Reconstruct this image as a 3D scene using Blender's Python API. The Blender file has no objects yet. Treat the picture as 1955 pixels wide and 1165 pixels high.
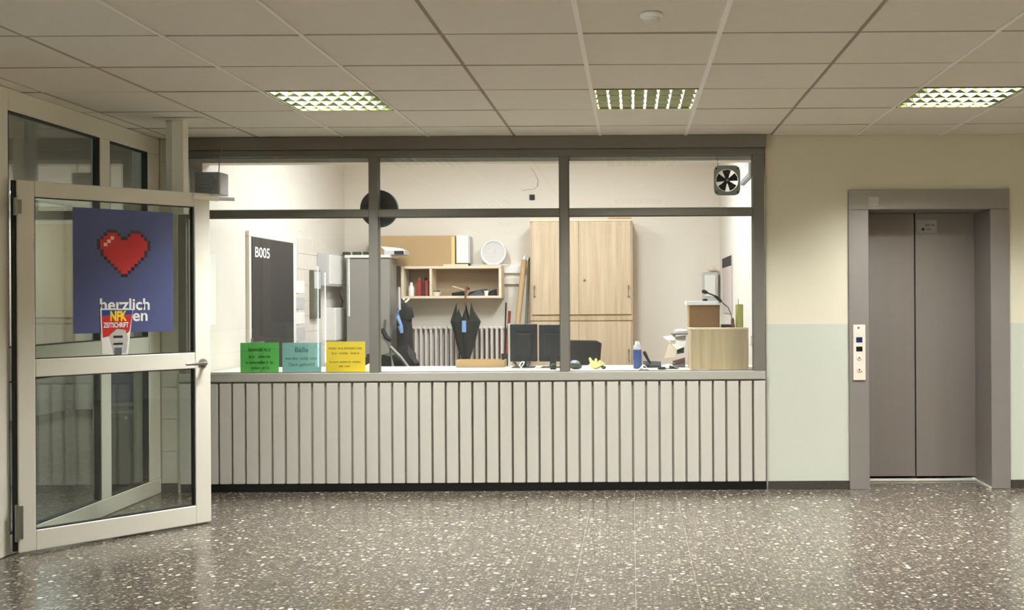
import bpy, bmesh, math, random
from mathutils import Vector, Matrix

# ------------------------------------------------------------------ camera, world, exposure
F, CX, CY, ROLL, CAMZ = 1984.0, 1206.0, 570.0, 0.0055, 1.408
W, H = 1955.0, 1165.0
scn = bpy.context.scene
COL = scn.collection
cam_d = bpy.data.cameras.new('camera')
cam_d.sensor_fit = 'HORIZONTAL'
cam_d.sensor_width = 36.0
cam_d.lens = 36.0 * F / W
cam_d.shift_x = -(CX - W / 2) / W
cam_d.shift_y = (CY - H / 2) / W
cam_d.clip_start = 0.05
cam = bpy.data.objects.new('camera', cam_d)
COL.objects.link(cam)
cam.matrix_world = Matrix.Translation((0, 0, CAMZ)) @ Matrix.Rotation(math.pi / 2, 4, 'X') @ Matrix.Rotation(-ROLL, 4, 'Z')
scn.camera = cam

world = bpy.data.worlds.new('daylight')
scn.world = world
world.use_nodes = True
wb = world.node_tree.nodes['Background']
wb.inputs['Color'].default_value = (0.80, 0.93, 1.0, 1)
wb.inputs['Strength'].default_value = 13.0

scn.view_settings.view_transform = 'Standard'
scn.view_settings.look = 'None'
scn.view_settings.gamma = 1.0
scn.view_settings.use_curve_mapping = False
scn.view_settings.exposure = 0.13
HALL_W = 305.0        # radiant watts of one hall louvre light
OFFICE_W = 70.0      # radiant watts of one office lamp
VEST_W = 24.0
HALL_COL = (0.96, 1.0, 1.03)
OFFICE_COL = (0.94, 1.0, 1.09)
scn.cycles.transparent_max_bounces = 24
scn.cycles.max_bounces = 10
scn.cycles.diffuse_bounces = 6
scn.cycles.caustics_reflective = False
scn.cycles.caustics_refractive = False
scn.cycles.sample_clamp_indirect = 6.0
scn.cycles.use_denoising = True

# ------------------------------------------------------------------ pixel -> place helpers
def ray(px, py):
    dx, dy = px - CX, py - CY
    return (dx - ROLL * dy) / F, -(dy + ROLL * dx) / F
def P(px, py, Y):                       # point seen at a pixel on the plane y = Y
    a, b = ray(px, py)
    return Vector((a * Y, Y, CAMZ + b * Y))
def PX(px, py, X):                      # ... on the plane x = X
    a, b = ray(px, py)
    Y = X / a
    return Vector((X, Y, CAMZ + b * Y))

# ------------------------------------------------------------------ materials
def lin(c):
    out = []
    for v in c:
        v = v / 255.0
        out.append(v / 12.92 if v <= 0.04045 else ((v + 0.055) / 1.055) ** 2.4)
    return (*out, 1.0)
def mat(name, col, rough=0.6, metal=0.0, var=0.06, scale=6.0, bump=0.0, bscale=60.0, stretch=None, spec=0.5, emit=None):
    m = bpy.data.materials.new(name)
    m.use_nodes = True
    nt = m.node_tree
    b = nt.nodes['Principled BSDF']
    b.inputs['Roughness'].default_value = rough
    b.inputs['Metallic'].default_value = metal
    b.inputs['Specular IOR Level'].default_value = spec
    c = lin(col)
    tc = nt.nodes.new('ShaderNodeTexCoord')
    mp = nt.nodes.new('ShaderNodeMapping')
    nt.links.new(tc.outputs['Object'], mp.inputs['Vector'])
    if stretch:
        mp.inputs['Scale'].default_value = stretch
    n = nt.nodes.new('ShaderNodeTexNoise')
    n.inputs['Scale'].default_value = scale
    n.inputs['Detail'].default_value = 4
    nt.links.new(mp.outputs['Vector'], n.inputs['Vector'])
    mx = nt.nodes.new('ShaderNodeMix')
    mx.data_type = 'RGBA'
    mx.inputs['A'].default_value = (*[v * (1 - var) for v in c[:3]], 1)
    mx.inputs['B'].default_value = (*[min(1, v * (1 + var)) for v in c[:3]], 1)
    nt.links.new(n.outputs['Fac'], mx.inputs['Factor'])
    nt.links.new(mx.outputs['Result'], b.inputs['Base Color'])
    if bump:
        n2 = nt.nodes.new('ShaderNodeTexNoise')
        n2.inputs['Scale'].default_value = bscale
        n2.inputs['Detail'].default_value = 3
        nt.links.new(mp.outputs['Vector'], n2.inputs['Vector'])
        bp = nt.nodes.new('ShaderNodeBump')
        bp.inputs['Strength'].default_value = bump
        bp.inputs['Distance'].default_value = 0.002
        nt.links.new(n2.outputs['Fac'], bp.inputs['Height'])
        nt.links.new(bp.outputs['Normal'], b.inputs['Normal'])
    if emit:
        b.inputs['Emission Color'].default_value = (1.0, 0.98, 0.90, 1)
        b.inputs['Emission Strength'].default_value = emit
    return m

def wood(name, c1, c2, rough=0.5, axis='Z'):
    m = bpy.data.materials.new(name)
    m.use_nodes = True
    nt = m.node_tree
    b = nt.nodes['Principled BSDF']
    b.inputs['Roughness'].default_value = rough
    tc = nt.nodes.new('ShaderNodeTexCoord')
    mp = nt.nodes.new('ShaderNodeMapping')
    s = {'Z': (14, 14, 0.7), 'X': (0.7, 14, 14)}[axis]
    mp.inputs['Scale'].default_value = s
    n = nt.nodes.new('ShaderNodeTexNoise')
    n.inputs['Scale'].default_value = 1.6
    n.inputs['Detail'].default_value = 6
    n.inputs['Distortion'].default_value = 0.4
    cr = nt.nodes.new('ShaderNodeValToRGB')
    cr.color_ramp.elements[0].position = 0.35
    cr.color_ramp.elements[0].color = lin(c1)
    cr.color_ramp.elements[1].position = 0.68
    cr.color_ramp.elements[1].color = lin(c2)
    nt.links.new(tc.outputs['Object'], mp.inputs['Vector'])
    nt.links.new(mp.outputs['Vector'], n.inputs['Vector'])
    nt.links.new(n.outputs['Fac'], cr.inputs['Fac'])
    nt.links.new(cr.outputs['Color'], b.inputs['Base Color'])
    return m

def wall_paint(name, up, low, zsplit):
    m = mat(name, up, 0.62, var=0.02, scale=3, bump=0.25, bscale=180, spec=0.35)
    nt = m.node_tree
    b = nt.nodes['Principled BSDF']
    old = b.inputs['Base Color'].links[0].from_socket
    g = nt.nodes.new('ShaderNodeNewGeometry')
    sp = nt.nodes.new('ShaderNodeSeparateXYZ')
    nt.links.new(g.outputs['Position'], sp.inputs[0])
    lt = nt.nodes.new('ShaderNodeMath')
    lt.operation = 'LESS_THAN'
    lt.inputs[1].default_value = zsplit
    nt.links.new(sp.outputs['Z'], lt.inputs[0])
    mx = nt.nodes.new('ShaderNodeMix')
    mx.data_type = 'RGBA'
    nt.links.new(lt.outputs[0], mx.inputs['Factor'])
    nt.links.new(old, mx.inputs['A'])
    mx.inputs['B'].default_value = lin(low)
    nt.links.new(mx.outputs['Result'], b.inputs['Base Color'])
    rg = nt.nodes.new('ShaderNodeMapRange')
    rg.inputs['To Min'].default_value = 0.62
    rg.inputs['To Max'].default_value = 0.38
    nt.links.new(lt.outputs[0], rg.inputs['Value'])
    nt.links.new(rg.outputs['Result'], b.inputs['Roughness'])
    return m

def glass(name, tint, add=0.0):
    m = bpy.data.materials.new(name)
    m.use_nodes = True
    nt = m.node_tree
    nt.nodes.remove(nt.nodes['Principled BSDF'])
    out = nt.nodes['Material Output']
    tr = nt.nodes.new('ShaderNodeBsdfTransparent')
    tr.inputs['Color'].default_value = (*tint, 1)
    gl = nt.nodes.new('ShaderNodeBsdfGlossy')
    gl.inputs['Roughness'].default_value = 0.0
    gl.inputs['Color'].default_value = (1, 1, 1, 1)
    lw = nt.nodes.new('ShaderNodeLayerWeight')
    pw = nt.nodes.new('ShaderNodeMath'); pw.operation = 'POWER'
    pw.inputs[1].default_value = 5.0
    ma = nt.nodes.new('ShaderNodeMath'); ma.operation = 'MULTIPLY_ADD'
    ma.inputs[1].default_value = 0.95 - add
    ma.inputs[2].default_value = 0.045 + add
    nt.links.new(lw.outputs['Facing'], pw.inputs[0])
    nt.links.new(pw.outputs[0], ma.inputs[0])
    mx = nt.nodes.new('ShaderNodeMixShader')
    nt.links.new(ma.outputs[0], mx.inputs[0])
    nt.links.new(tr.outputs[0], mx.inputs[1])
    nt.links.new(gl.outputs[0], mx.inputs[2])
    nt.links.new(mx.outputs[0], out.inputs['Surface'])
    return m

def terrazzo(name):
    m = bpy.data.materials.new(name)
    m.use_nodes = True
    nt = m.node_tree
    b = nt.nodes['Principled BSDF']
    b.inputs['Roughness'].default_value = 0.2
    b.inputs['Specular IOR Level'].default_value = 0.62
    g = nt.nodes.new('ShaderNodeNewGeometry')
    oi = nt.nodes.new('ShaderNodeObjectInfo')
    mul = nt.nodes.new('ShaderNodeVectorMath'); mul.operation = 'SCALE'
    mul.inputs['Scale'].default_value = 37.0
    cmb = nt.nodes.new('ShaderNodeCombineXYZ')
    nt.links.new(oi.outputs['Random'], cmb.inputs['X'])
    nt.links.new(oi.outputs['Random'], cmb.inputs['Y'])
    nt.links.new(cmb.outputs[0], mul.inputs[0])
    add = nt.nodes.new('ShaderNodeVectorMath'); add.operation = 'ADD'
    nt.links.new(g.outputs['Position'], add.inputs[0])
    nt.links.new(mul.outputs[0], add.inputs[1])
    nz = nt.nodes.new('ShaderNodeTexNoise')
    nz.inputs['Scale'].default_value = 45
    nz.inputs['Detail'].default_value = 5
    nt.links.new(add.outputs[0], nz.inputs['Vector'])
    base = nt.nodes.new('ShaderNodeValToRGB')
    base.color_ramp.elements[0].position = 0.36
    base.color_ramp.elements[0].color = lin((60, 53, 45))
    base.color_ramp.elements[1].position = 0.66
    base.color_ramp.elements[1].color = lin((106, 97, 85))
    nt.links.new(nz.outputs['Fac'], base.inputs['Fac'])
    prev = base.outputs['Color']
    # warp so that the chips are broken stone, not round cells
    wn = nt.nodes.new('ShaderNodeTexNoise')
    wn.inputs['Scale'].default_value = 60
    nt.links.new(add.outputs[0], wn.inputs['Vector'])
    wv = nt.nodes.new('ShaderNodeVectorMath'); wv.operation = 'MULTIPLY_ADD'
    wv.inputs[1].default_value = (0.012, 0.012, 0)
    nt.links.new(wn.outputs['Color'], wv.inputs[0])
    nt.links.new(add.outputs[0], wv.inputs[2])
    for sc, thr, keep, colr in ((62, 0.36, 0.42, (126, 116, 101)), (48, 0.34, 0.22, (50, 44, 38)), (44, 0.34, 0.20, (146, 136, 119)), (30, 0.28, 0.09, (172, 161, 142)), (21, 0.25, 0.05, (218, 209, 189))):
        v = nt.nodes.new('ShaderNodeTexVoronoi')
        v.voronoi_dimensions = '2D'
        v.inputs['Scale'].default_value = sc
        nt.links.new(wv.outputs[0], v.inputs['Vector'])
        a1 = nt.nodes.new('ShaderNodeMath'); a1.operation = 'LESS_THAN'
        a1.inputs[1].default_value = thr
        nt.links.new(v.outputs['Distance'], a1.inputs[0])
        se = nt.nodes.new('ShaderNodeSeparateColor')
        nt.links.new(v.outputs['Color'], se.inputs[0])
        a2 = nt.nodes.new('ShaderNodeMath'); a2.operation = 'LESS_THAN'
        a2.inputs[1].default_value = keep
        nt.links.new(se.outputs[0], a2.inputs[0])
        a3 = nt.nodes.new('ShaderNodeMath'); a3.operation = 'MULTIPLY'
        nt.links.new(a1.outputs[0], a3.inputs[0]); nt.links.new(a2.outputs[0], a3.inputs[1])
        mx = nt.nodes.new('ShaderNodeMix'); mx.data_type = 'RGBA'
        nt.links.new(a3.outputs[0], mx.inputs['Factor'])
        nt.links.new(prev, mx.inputs['A'])
        mx.inputs['B'].default_value = lin(colr)
        prev = mx.outputs['Result']
    nt.links.new(prev, b.inputs['Base Color'])
    rn = nt.nodes.new('ShaderNodeTexNoise')
    rn.inputs['Scale'].default_value = 2.5
    nt.links.new(g.outputs['Position'], rn.inputs['Vector'])
    rr = nt.nodes.new('ShaderNodeMapRange')
    rr.inputs['To Min'].default_value = 0.15
    rr.inputs['To Max'].default_value = 0.27
    nt.links.new(rn.outputs['Fac'], rr.inputs['Value'])
    nt.links.new(rr.outputs['Result'], b.inputs['Roughness'])
    return m

M = {}
M['wall'] = wall_paint('hall_wall_paint', (220, 210, 184), (199, 199, 182), 1.213)
M['pier'] = mat('pier_paint', (206, 203, 188), 0.5, var=0.03)
M['corr'] = mat('corridor_paint', (222, 217, 206), 0.7, var=0.03)
M['tile'] = mat('ceiling_tile_fibre', (235, 228, 216), 0.9, var=0.03, scale=9, bump=0.35, bscale=260, spec=0.1)
M['edge_shade'] = mat('shaded_fibre_edge', (172, 162, 145), 0.9, var=0.05)  # fibre edges and groove bars darkened to draw the shade between tiles
M['grid'] = mat('ceiling_grid_metal', (252, 248, 240), 0.5, var=0.02)
M['gap'] = mat('ceiling_void', (120, 112, 100), 0.9)
M['floor'] = terrazzo('terrazzo')
M['grout'] = mat('tile_grout', (124, 116, 103), 0.5, var=0.05)
M['skirt'] = mat('dark_terrazzo_skirting', (62, 56, 48), 0.4, var=0.5, scale=90)
M['frame'] = mat('dark_grey_frame_paint', (112, 107, 96), 0.5, var=0.05)
M['beam'] = mat('dark_beam_paint', (122, 113, 101), 0.6, var=0.06)
M['board'] = mat('grey_board_paint', (195, 188, 175), 0.55, var=0.04, scale=4, stretch=(8, 8, 0.6))
M['groove'] = mat('board_backing', (140, 133, 120), 0.7, var=0.04)
M['kick'] = mat('black_kickboard', (16, 14, 12), 0.5)
M['sill'] = mat('lit_sill_paint', (168, 163, 150), 0.45, var=0.04)  # frame grey lightened for the light falling on the sill rail
M['steel'] = mat('brushed_steel', (150, 140, 132), 0.42, metal=0.55, var=0.06, scale=12, stretch=(1, 1, 0.05), bump=0.05, bscale=300)
M['steel2'] = mat('elevator_frame_steel', (148, 139, 132), 0.46, metal=0.45, var=0.07, scale=5)
M['sillmetal'] = mat('bright_threshold', (232, 224, 206), 0.35, metal=0.3)
M['sticker'] = mat('aged_sticker', (176, 170, 158), 0.6, var=0.08, scale=30)
M['plate'] = mat('call_plate', (232, 214, 196), 0.4, var=0.03)
M['white'] = mat('white_door_paint', (232, 226, 209), 0.42, var=0.02)
M['whiteplain'] = mat('white_plastic', (236, 232, 224), 0.5, var=0.02)
M['paper'] = mat('paper_white', (238, 234, 226), 0.8, var=0.02)
M['paper2'] = mat('paper_grey', (196, 190, 188), 0.8, var=0.15, scale=20)
M['gasket'] = mat('black_rubber', (10, 12, 10), 0.6)
M['glass'] = glass('clear_window_glass', (0.965, 0.985, 0.975))
M['dglass'] = glass('door_glass', (0.90, 0.935, 0.91), 0.01)
M['pglass'] = glass('partition_double_glass', (0.90, 0.935, 0.91), 0.10)
M['chrome'] = mat('satin_metal', (150, 148, 142), 0.3, metal=0.9)
M['dark'] = mat('black_plastic', (20, 20, 22), 0.45)
M['charcoal'] = mat('charcoal_fabric', (44, 38, 36), 0.9, var=0.2, scale=40)
M['navy'] = mat('monitor_back', (16, 18, 32), 0.5, var=0.1)
M['blue'] = mat('poster_blue', (72, 77, 118), 0.6, var=0.08, scale=3)
M['red'] = mat('heart_red', (196, 44, 44), 0.6, var=0.06)
M['heartdark'] = mat('heart_outline', (34, 8, 22), 0.6)
M['pink'] = mat('heart_highlight', (246, 206, 190), 0.6)
M['ink_white'] = mat('white_print', (244, 242, 236), 0.7)
M['flyblue'] = mat('flyer_blue', (24, 60, 128), 0.7)
M['flyred'] = mat('flyer_red', (200, 34, 30), 0.7, var=0.12, scale=14)
M['flyyellow'] = mat('flyer_yellow', (250, 208, 44), 0.7)
M['flygrey'] = mat('flyer_grey', (190, 186, 176), 0.7, var=0.2, scale=30)
M['green'] = mat('green_card', (98, 194, 88), 0.7, var=0.06, scale=5)
M['greenink'] = mat('green_card_ink', (10, 92, 12), 0.8)
M['teal'] = mat('teal_card', (140, 190, 182), 0.7, var=0.05, scale=5)
M['tealink'] = mat('teal_card_ink', (34, 84, 78), 0.8)
M['yellow'] = mat('yellow_card', (250, 212, 40), 0.7, var=0.04, scale=5)
M['yellowink'] = mat('yellow_card_ink', (128, 104, 6), 0.8)
M['offwall'] = mat('office_wall', (230, 221, 207), 0.8, var=0.02, bump=0.2, bscale=150)
M['offwall2'] = mat('office_side_wall', (220, 212, 200), 0.8, var=0.02)
M['offtile'] = mat('white_wall_tile', (226, 216, 204), 0.3, var=0.02)
M['offfloor'] = mat('office_floor', (120, 108, 92), 0.7)
M['worktop'] = mat('white_worktop', (236, 230, 216), 0.45, var=0.02)
M['oak'] = wood('light_oak', (186, 160, 128), (206, 183, 152))
M['oakd'] = wood('box_oak', (172, 148, 114), (198, 174, 138))
M['oakh'] = wood('shelf_oak', (222, 200, 166), (238, 220, 190), axis='X')
M['brownbox'] = mat('brown_board', (122, 88, 54), 0.8, var=0.1, scale=20)
M['card'] = mat('cardboard', (184, 152, 108), 0.85, var=0.06, scale=5)
M['cardl'] = mat('packing_tape', (226, 196, 132), 0.5)
M['fridge'] = mat('grey_enamel', (150, 143, 134), 0.4, var=0.06)
M['blackdoor'] = mat('anthracite_door', (60, 57, 56), 0.45, var=0.1, scale=3, stretch=(1, 6, 0.5))
M['radiator'] = mat('radiator_enamel', (226, 214, 204), 0.4, var=0.02)
M['shelfback'] = wood('shelf_back_board', (150, 130, 104), (172, 150, 122), axis='X')
M['umbrella'] = mat('umbrella_cloth', (30, 30, 24), 0.8, var=0.3, scale=15)
M['brown'] = mat('brown_wood', (110, 66, 34), 0.5)
M['bottleblue'] = mat('bottle_blue', (34, 66, 128), 0.35)
M['lightblue'] = mat('light_blue_plastic', (130, 164, 214), 0.5)
M['greybox'] = mat('grey_vent_plastic', (134, 136, 140), 0.5, var=0.05)
M['greyboxl'] = mat('light_grey_plastic', (196, 192, 190), 0.5, var=0.04)
M['fangrey'] = mat('fan_frame_grey', (132, 138, 130), 0.5, var=0.08)
M['clockface'] = mat('clock_face', (206, 200, 196), 0.6, var=0.1, scale=12)
M['oliveg'] = mat('olive_panel', (92, 88, 66), 0.7)
M['glovey'] = mat('pale_yellow_rubber', (240, 228, 150), 0.6, var=0.1, scale=30)
M['dkgreen'] = mat('dark_green', (46, 54, 36), 0.7, var=0.3, scale=30)
M['redcloth'] = mat('dull_red', (160, 66, 50), 0.8, var=0.15)
M['darkred'] = mat('maroon', (84, 26, 26), 0.7, var=0.15)
M['straw'] = mat('pale_felt', (226, 208, 186), 0.9, var=0.08)
M['stripe'] = mat('olive_stripe', (168, 164, 92), 0.7, var=0.35, scale=16, stretch=(30, 30, 0.5))
M['calendar'] = mat('printed_calendar', (196, 182, 176), 0.8, var=0.35, scale=40, stretch=(1, 3, 6))
M['steelgrey'] = mat('grey_tube', (170, 166, 160), 0.4, metal=0.4)
M['louvre'] = mat('louvre_white_blade', (240, 240, 228), 0.5, var=0.01)
M['mirror'] = mat('louvre_aluminium', (176, 178, 140), 0.06, metal=1.0, var=0.03)
M['tube'] = mat('fluorescent_tube', (255, 252, 240), 0.4, emit=22.0)
M['diffuser'] = mat('lamp_diffuser', (250, 248, 240), 0.5, emit=5.0)
M['screen'] = mat('display_black', (6, 8, 14), 0.2)
M['screenb'] = mat('display_blue', (20, 36, 84), 0.2)
M['black'] = mat('matt_black', (10, 10, 10), 0.7)
M['vending'] = mat('stand_grey', (92, 94, 100), 0.5)
M['vblue'] = mat('stand_blue', (28, 62, 150), 0.5, var=0.3, scale=6)

# ------------------------------------------------------------------ mesh helpers
OFF = {}
def B():
    return bmesh.new()
def box(bm, x0, x1, y0, y1, z0, z1):
    vs = [bm.verts.new((x, y, z)) for z in (z0, z1) for y in (y0, y1) for x in (x0, x1)]
    for f in ((0, 2, 3, 1), (4, 5, 7, 6), (0, 1, 5, 4), (2, 6, 7, 3), (0, 4, 6, 2), (1, 3, 7, 5)):
        bm.faces.new([vs[i] for i in f])
    return bm
def bev(bm, w, seg=2):
    bmesh.ops.bevel(bm, geom=list(bm.edges), offset=w, segments=seg, affect='EDGES', profile=0.5)
    return bm
def bbox(x0, x1, y0, y1, z0, z1, w=0.003, seg=1):
    bm = box(B(), x0, x1, y0, y1, z0, z1)
    return bev(bm, w, seg) if w else bm
def frame_of(d):
    d = d.normalized()
    u = d.cross(Vector((0, 0, 1)))
    if u.length < 1e-4:
        u = Vector((1, 0, 0))
    u.normalize()
    return u, d.cross(u).normalized()
def tube(bm, pts, r, seg=8):
    pts = [Vector(p) for p in pts]
    rs = r if isinstance(r, (list, tuple)) else [r] * len(pts)
    rings = []
    for i, p in enumerate(pts):
        d = (pts[min(i + 1, len(pts) - 1)] - pts[max(i - 1, 0)])
        u, v = frame_of(d)
        rings.append([bm.verts.new(p + (u * math.cos(t) + v * math.sin(t)) * rs[i]) for t in [2 * math.pi * k / seg for k in range(seg)]])
    for a, b in zip(rings, rings[1:]):
        for k in range(seg):
            bm.faces.new((a[k], a[(k + 1) % seg], b[(k + 1) % seg], b[k]))
    bm.faces.new(rings[0][::-1]); bm.faces.new(rings[-1])
    return bm
def lathe(bm, prof, c, seg=24, axis='Z'):
    c = Vector(c); rings = []
    for r, h in prof:
        ring = []
        for k in range(seg):
            t = 2 * math.pi * k / seg
            o = Vector((r * math.cos(t), r * math.sin(t), h)) if axis == 'Z' else Vector((r * math.cos(t), h, r * math.sin(t)))
            ring.append(bm.verts.new(c + o))
        rings.append(ring)
    for a, b in zip(rings, rings[1:]):
        for k in range(seg):
            bm.faces.new((a[k], a[(k + 1) % seg], b[(k + 1) % seg], b[k]))
    bm.faces.new(rings[0]); bm.faces.new(rings[-1])
    return bm
def prism(bm, pts, y0, y1):             # outline in x, z pushed along y
    a = [bm.verts.new((x, y0, z)) for x, z in pts]
    b = [bm.verts.new((x, y1, z)) for x, z in pts]
    n = len(pts)
    bm.faces.new(a); bm.faces.new(b[::-1])
    for k in range(n):
        bm.faces.new((a[k], b[k], b[(k + 1) % n], a[(k + 1) % n]))
    return bm
def hull(bm, pts):                      # convex solid round a cloud of points
    vs = [bm.verts.new(p) for p in pts]
    r = bmesh.ops.convex_hull(bm, input=vs)
    bmesh.ops.delete(bm, geom=[v for v in bm.verts if not v.link_faces], context='VERTS')
    return bm
def blob(bm, c, r, seed=0, amp=0.25, sub=2):
    rnd = random.Random(seed)
    tmp = bmesh.new()
    bmesh.ops.create_icosphere(tmp, subdivisions=sub, radius=1)
    ph = [(rnd.uniform(1.5, 4), rnd.uniform(0, 6), Vector((rnd.uniform(-1, 1), rnd.uniform(-1, 1), rnd.uniform(-1, 1)))) for _ in range(5)]
    idx = {}
    for v in tmp.verts:
        k = 1 + amp * sum(math.sin(f * v.co.dot(d) * 2 + p) for f, p, d in ph) / 3
        idx[v.index] = bm.verts.new(Vector(c) + Vector((v.co.x * r[0], v.co.y * r[1], v.co.z * r[2])) * k)
    for f in tmp.faces:
        bm.faces.new([idx[v.index] for v in f.verts])
    tmp.free()
    return bm
def sheet(bm, pts, th=0.0012):          # thin quad sheet given by four corners
    p = [Vector(q) for q in pts]
    n = (p[1] - p[0]).cross(p[3] - p[0]).normalized() * th
    a = [bm.verts.new(q) for q in p]; b = [bm.verts.new(q + n) for q in p]
    bm.faces.new(a[::-1]); bm.faces.new(b)
    for k in range(4):
        bm.faces.new((a[k], a[(k + 1) % 4], b[(k + 1) % 4], b[k]))
    return bm

def O(name, bm, m, parent=None, smooth=False, data=None):
    if data is None:
        bmesh.ops.recalc_face_normals(bm, faces=list(bm.faces))
        off = OFF.get(parent.name, Vector()) if parent else Vector()
        if off.length:
            bmesh.ops.translate(bm, vec=-off, verts=list(bm.verts))
        data = bpy.data.meshes.new(name)
        bm.to_mesh(data); bm.free()
        data.materials.append(M[m])
        if smooth:
            for p in data.polygons:
                p.use_smooth = True
            try:
                data.set_sharp_from_angle(angle=math.radians(40))
            except Exception:
                pass
    o = bpy.data.objects.new(name, data)
    COL.objects.link(o)
    if parent:
        o.parent = parent
        OFF[o.name] = OFF.get(parent.name, Vector())
    return o
def tag(o, label, cat, group=None, kind=None):
    o['label'] = label; o['category'] = cat
    if group: o['group'] = group
    if kind: o['kind'] = kind
    return o
def thing(name, loc, label, cat, group=None, kind=None, rz=0.0, local=False):
    o = bpy.data.objects.new(name, None)
    COL.objects.link(o)
    o.empty_display_size = 0.1
    o.location = loc; o.rotation_euler = (0, 0, rz)
    OFF[o.name] = Vector() if local else Vector(loc)
    return tag(o, label, cat, group, kind)
def top(name, bm, m, loc, label, cat, group=None, kind=None, smooth=False):
    bmesh.ops.translate(bm, vec=-Vector(loc), verts=list(bm.verts))
    o = O(name, bm, m, None, smooth)
    o.location = loc
    OFF[o.name] = Vector(loc)
    return tag(o, label, cat, group, kind)
def text_bm(s, x, z, y, height=None, width=None, bold=0.0, ext=0.0006):
    cu = bpy.data.curves.new('lettering', 'FONT')
    cu.body = s; cu.size = 1.0; cu.extrude = 0.0; cu.offset = bold
    ob = bpy.data.objects.new('lettering', cu)
    me = ob.to_mesh()
    bm = B(); bm.from_mesh(me)
    ob.to_mesh_clear()
    bpy.data.objects.remove(ob); bpy.data.curves.remove(cu)
    xs = [v.co.x for v in bm.verts]; ys = [v.co.y for v in bm.verts]
    x0, x1, y0, y1 = min(xs), max(xs), min(ys), max(ys)
    sx = width / (x1 - x0) if width else None
    sy = height / (y1 - y0) if height else sx
    sx = sx or sy
    for v in bm.verts:
        v.co = Vector((x + (v.co.x - (x0 + x1) / 2) * sx, y, z + (v.co.y - (y0 + y1) / 2) * sy))
    return bm
def greek(bm, x0, x1, zc, h, y, seed, words):
    """rows of letter-like strokes where the print is too small to read"""
    rnd = random.Random(seed)
    total = sum(words) + len(words) - 1
    u = (x1 - x0) / total
    x = x0
    for w in words:
        for k in range(w):
            asc = rnd.random()
            top_ = h * (0.5 if asc < 0.35 else 0.28)
            bot = -h * (0.42 if asc > 0.93 else 0.28)
            a, b = x + u * 0.08, x + u * 0.86
            t = u * 0.26
            box(bm, a, a + t, y, y + 0.0006, zc + bot, zc + top_)
            if rnd.random() < 0.75:
                box(bm, b - t, b, y, y + 0.0006, zc - h * 0.28, zc + h * 0.28)
            if rnd.random() < 0.7:
                box(bm, a + t, b - t, y, y + 0.0006, zc + h * 0.16, zc + h * 0.28)
            if rnd.random() < 0.6:
                box(bm, a + t, b - t, y, y + 0.0006, zc - h * 0.28, zc - h * 0.17)
            x += u
        x += u
    return bm

# ================================================================== THE HALL
CEIL, WY = 2.60, 7.63
XL, XR, YB = -3.46, 5.9, -4.0

# --- floor: backing bed, individual tiles in view, rest joined
floor = O('floor', box(B(), -7.1, 6.1, YB - 0.2, 13.1, -0.08, -0.0016), 'grout')
tag(floor, 'speckled brown-grey terrazzo tile floor of the hall', 'floor', kind='structure')
T0, TP = 0.0, 0.3
tm = None
x_first = (1209 - CX) * WY / F
cols = [x_first + k * TP for k in range(-11, 11)]
rows = [WY - 0.06 - k * TP for k in range(0, 11)]
rows_used = rows[:11]
def tile_bm(x0, x1, y0, y1):
    return box(B(), x0, x1, y0, y1, -0.03, 0.0)
n_t = 0
for xi in cols:
    for yj in rows_used:
        cx, cy = xi + TP / 2, yj - TP / 2
        if tm is None:
            o = O('floor_tile', box(B(), -TP / 2 + 0.0012, TP / 2 - 0.0012, -TP / 2 + 0.0012, TP / 2 - 0.0012, -0.03, 0.0), 'floor', floor)
            tm = o.data
        else:
            o = O('floor_tile', None, None, floor, data=tm)
        o.location = (cx, cy, 0)
        n_t += 1
rest = B()
X0, X1 = cols[0], cols[-1] + TP
Y0, Y1 = rows_used[-1] - TP, rows_used[0]
for (a, b, c, d) in ((-7.1, X0, YB, 13.0), (X1, 6.0, YB, WY + 0.2), (X0, X1, YB, Y0), (X0, X1, Y1, 7.66), (1.6, 2.8, 7.66, 8.4)):
    box(rest, a, b, c, d, -0.03, 0.0)
fr = O('floor_tile_field', rest, 'floor', floor)
fr['kind'] = 'stuff'

# --- ceiling: tiles, grid bars
CX0 = -0.224 - 0.625 * 6            # column lines
YR0 = 7.168                         # row line nearest the wall
ceil = O('ceiling', box(B(), -4.1, 6.1, YB - 0.2, WY + 0.06, CEIL + 0.118, CEIL + 0.14), 'gap')
tag(ceil, 'suspended ceiling of pale square fibre tiles', 'ceiling', kind='structure')
light_cols = [3 + 3 * k for k in range(0, 4)]   # column index of light bays
light_rows = [2, 8, 14]
# column k spans CX0+.625k ..; bay 3 -> -2.10, bay 6 -> -.224, bay 9 -> 1.65
tmesh = {}
rnd = random.Random(5)
lights_at = []
def ceil_tile(x0, x1, y0, y1):
    key = (round(x1 - x0, 3), round(y1 - y0, 3))
    g = 0.004
    if key not in tmesh:
        w, d = key[0] / 2 - g, key[1] / 2 - g
        bm = box(B(), -w, w, -d, d, 0, 0.014)
        es = [e for e in bm.edges if all(v.co.z < 0.001 for v in e.verts)]
        bmesh.ops.bevel(bm, geom=es, offset=0.006, segments=1, affect='EDGES')
        o = O('ceiling_tile', bm, 'tile', ceil)
        o.data.materials.append(M['edge_shade'])
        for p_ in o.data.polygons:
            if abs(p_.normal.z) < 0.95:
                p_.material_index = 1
        tmesh[key] = o.data
    else:
        o = O('ceiling_tile', None, None, ceil, data=tmesh[key])
    o.location = ((x0 + x1) / 2, (y0 + y1) / 2, CEIL + rnd.uniform(-0.0012, 0.0012))
    o.rotation_euler = (rnd.uniform(-0.004, 0.004), rnd.uniform(-0.003, 0.003), 0)
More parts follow.
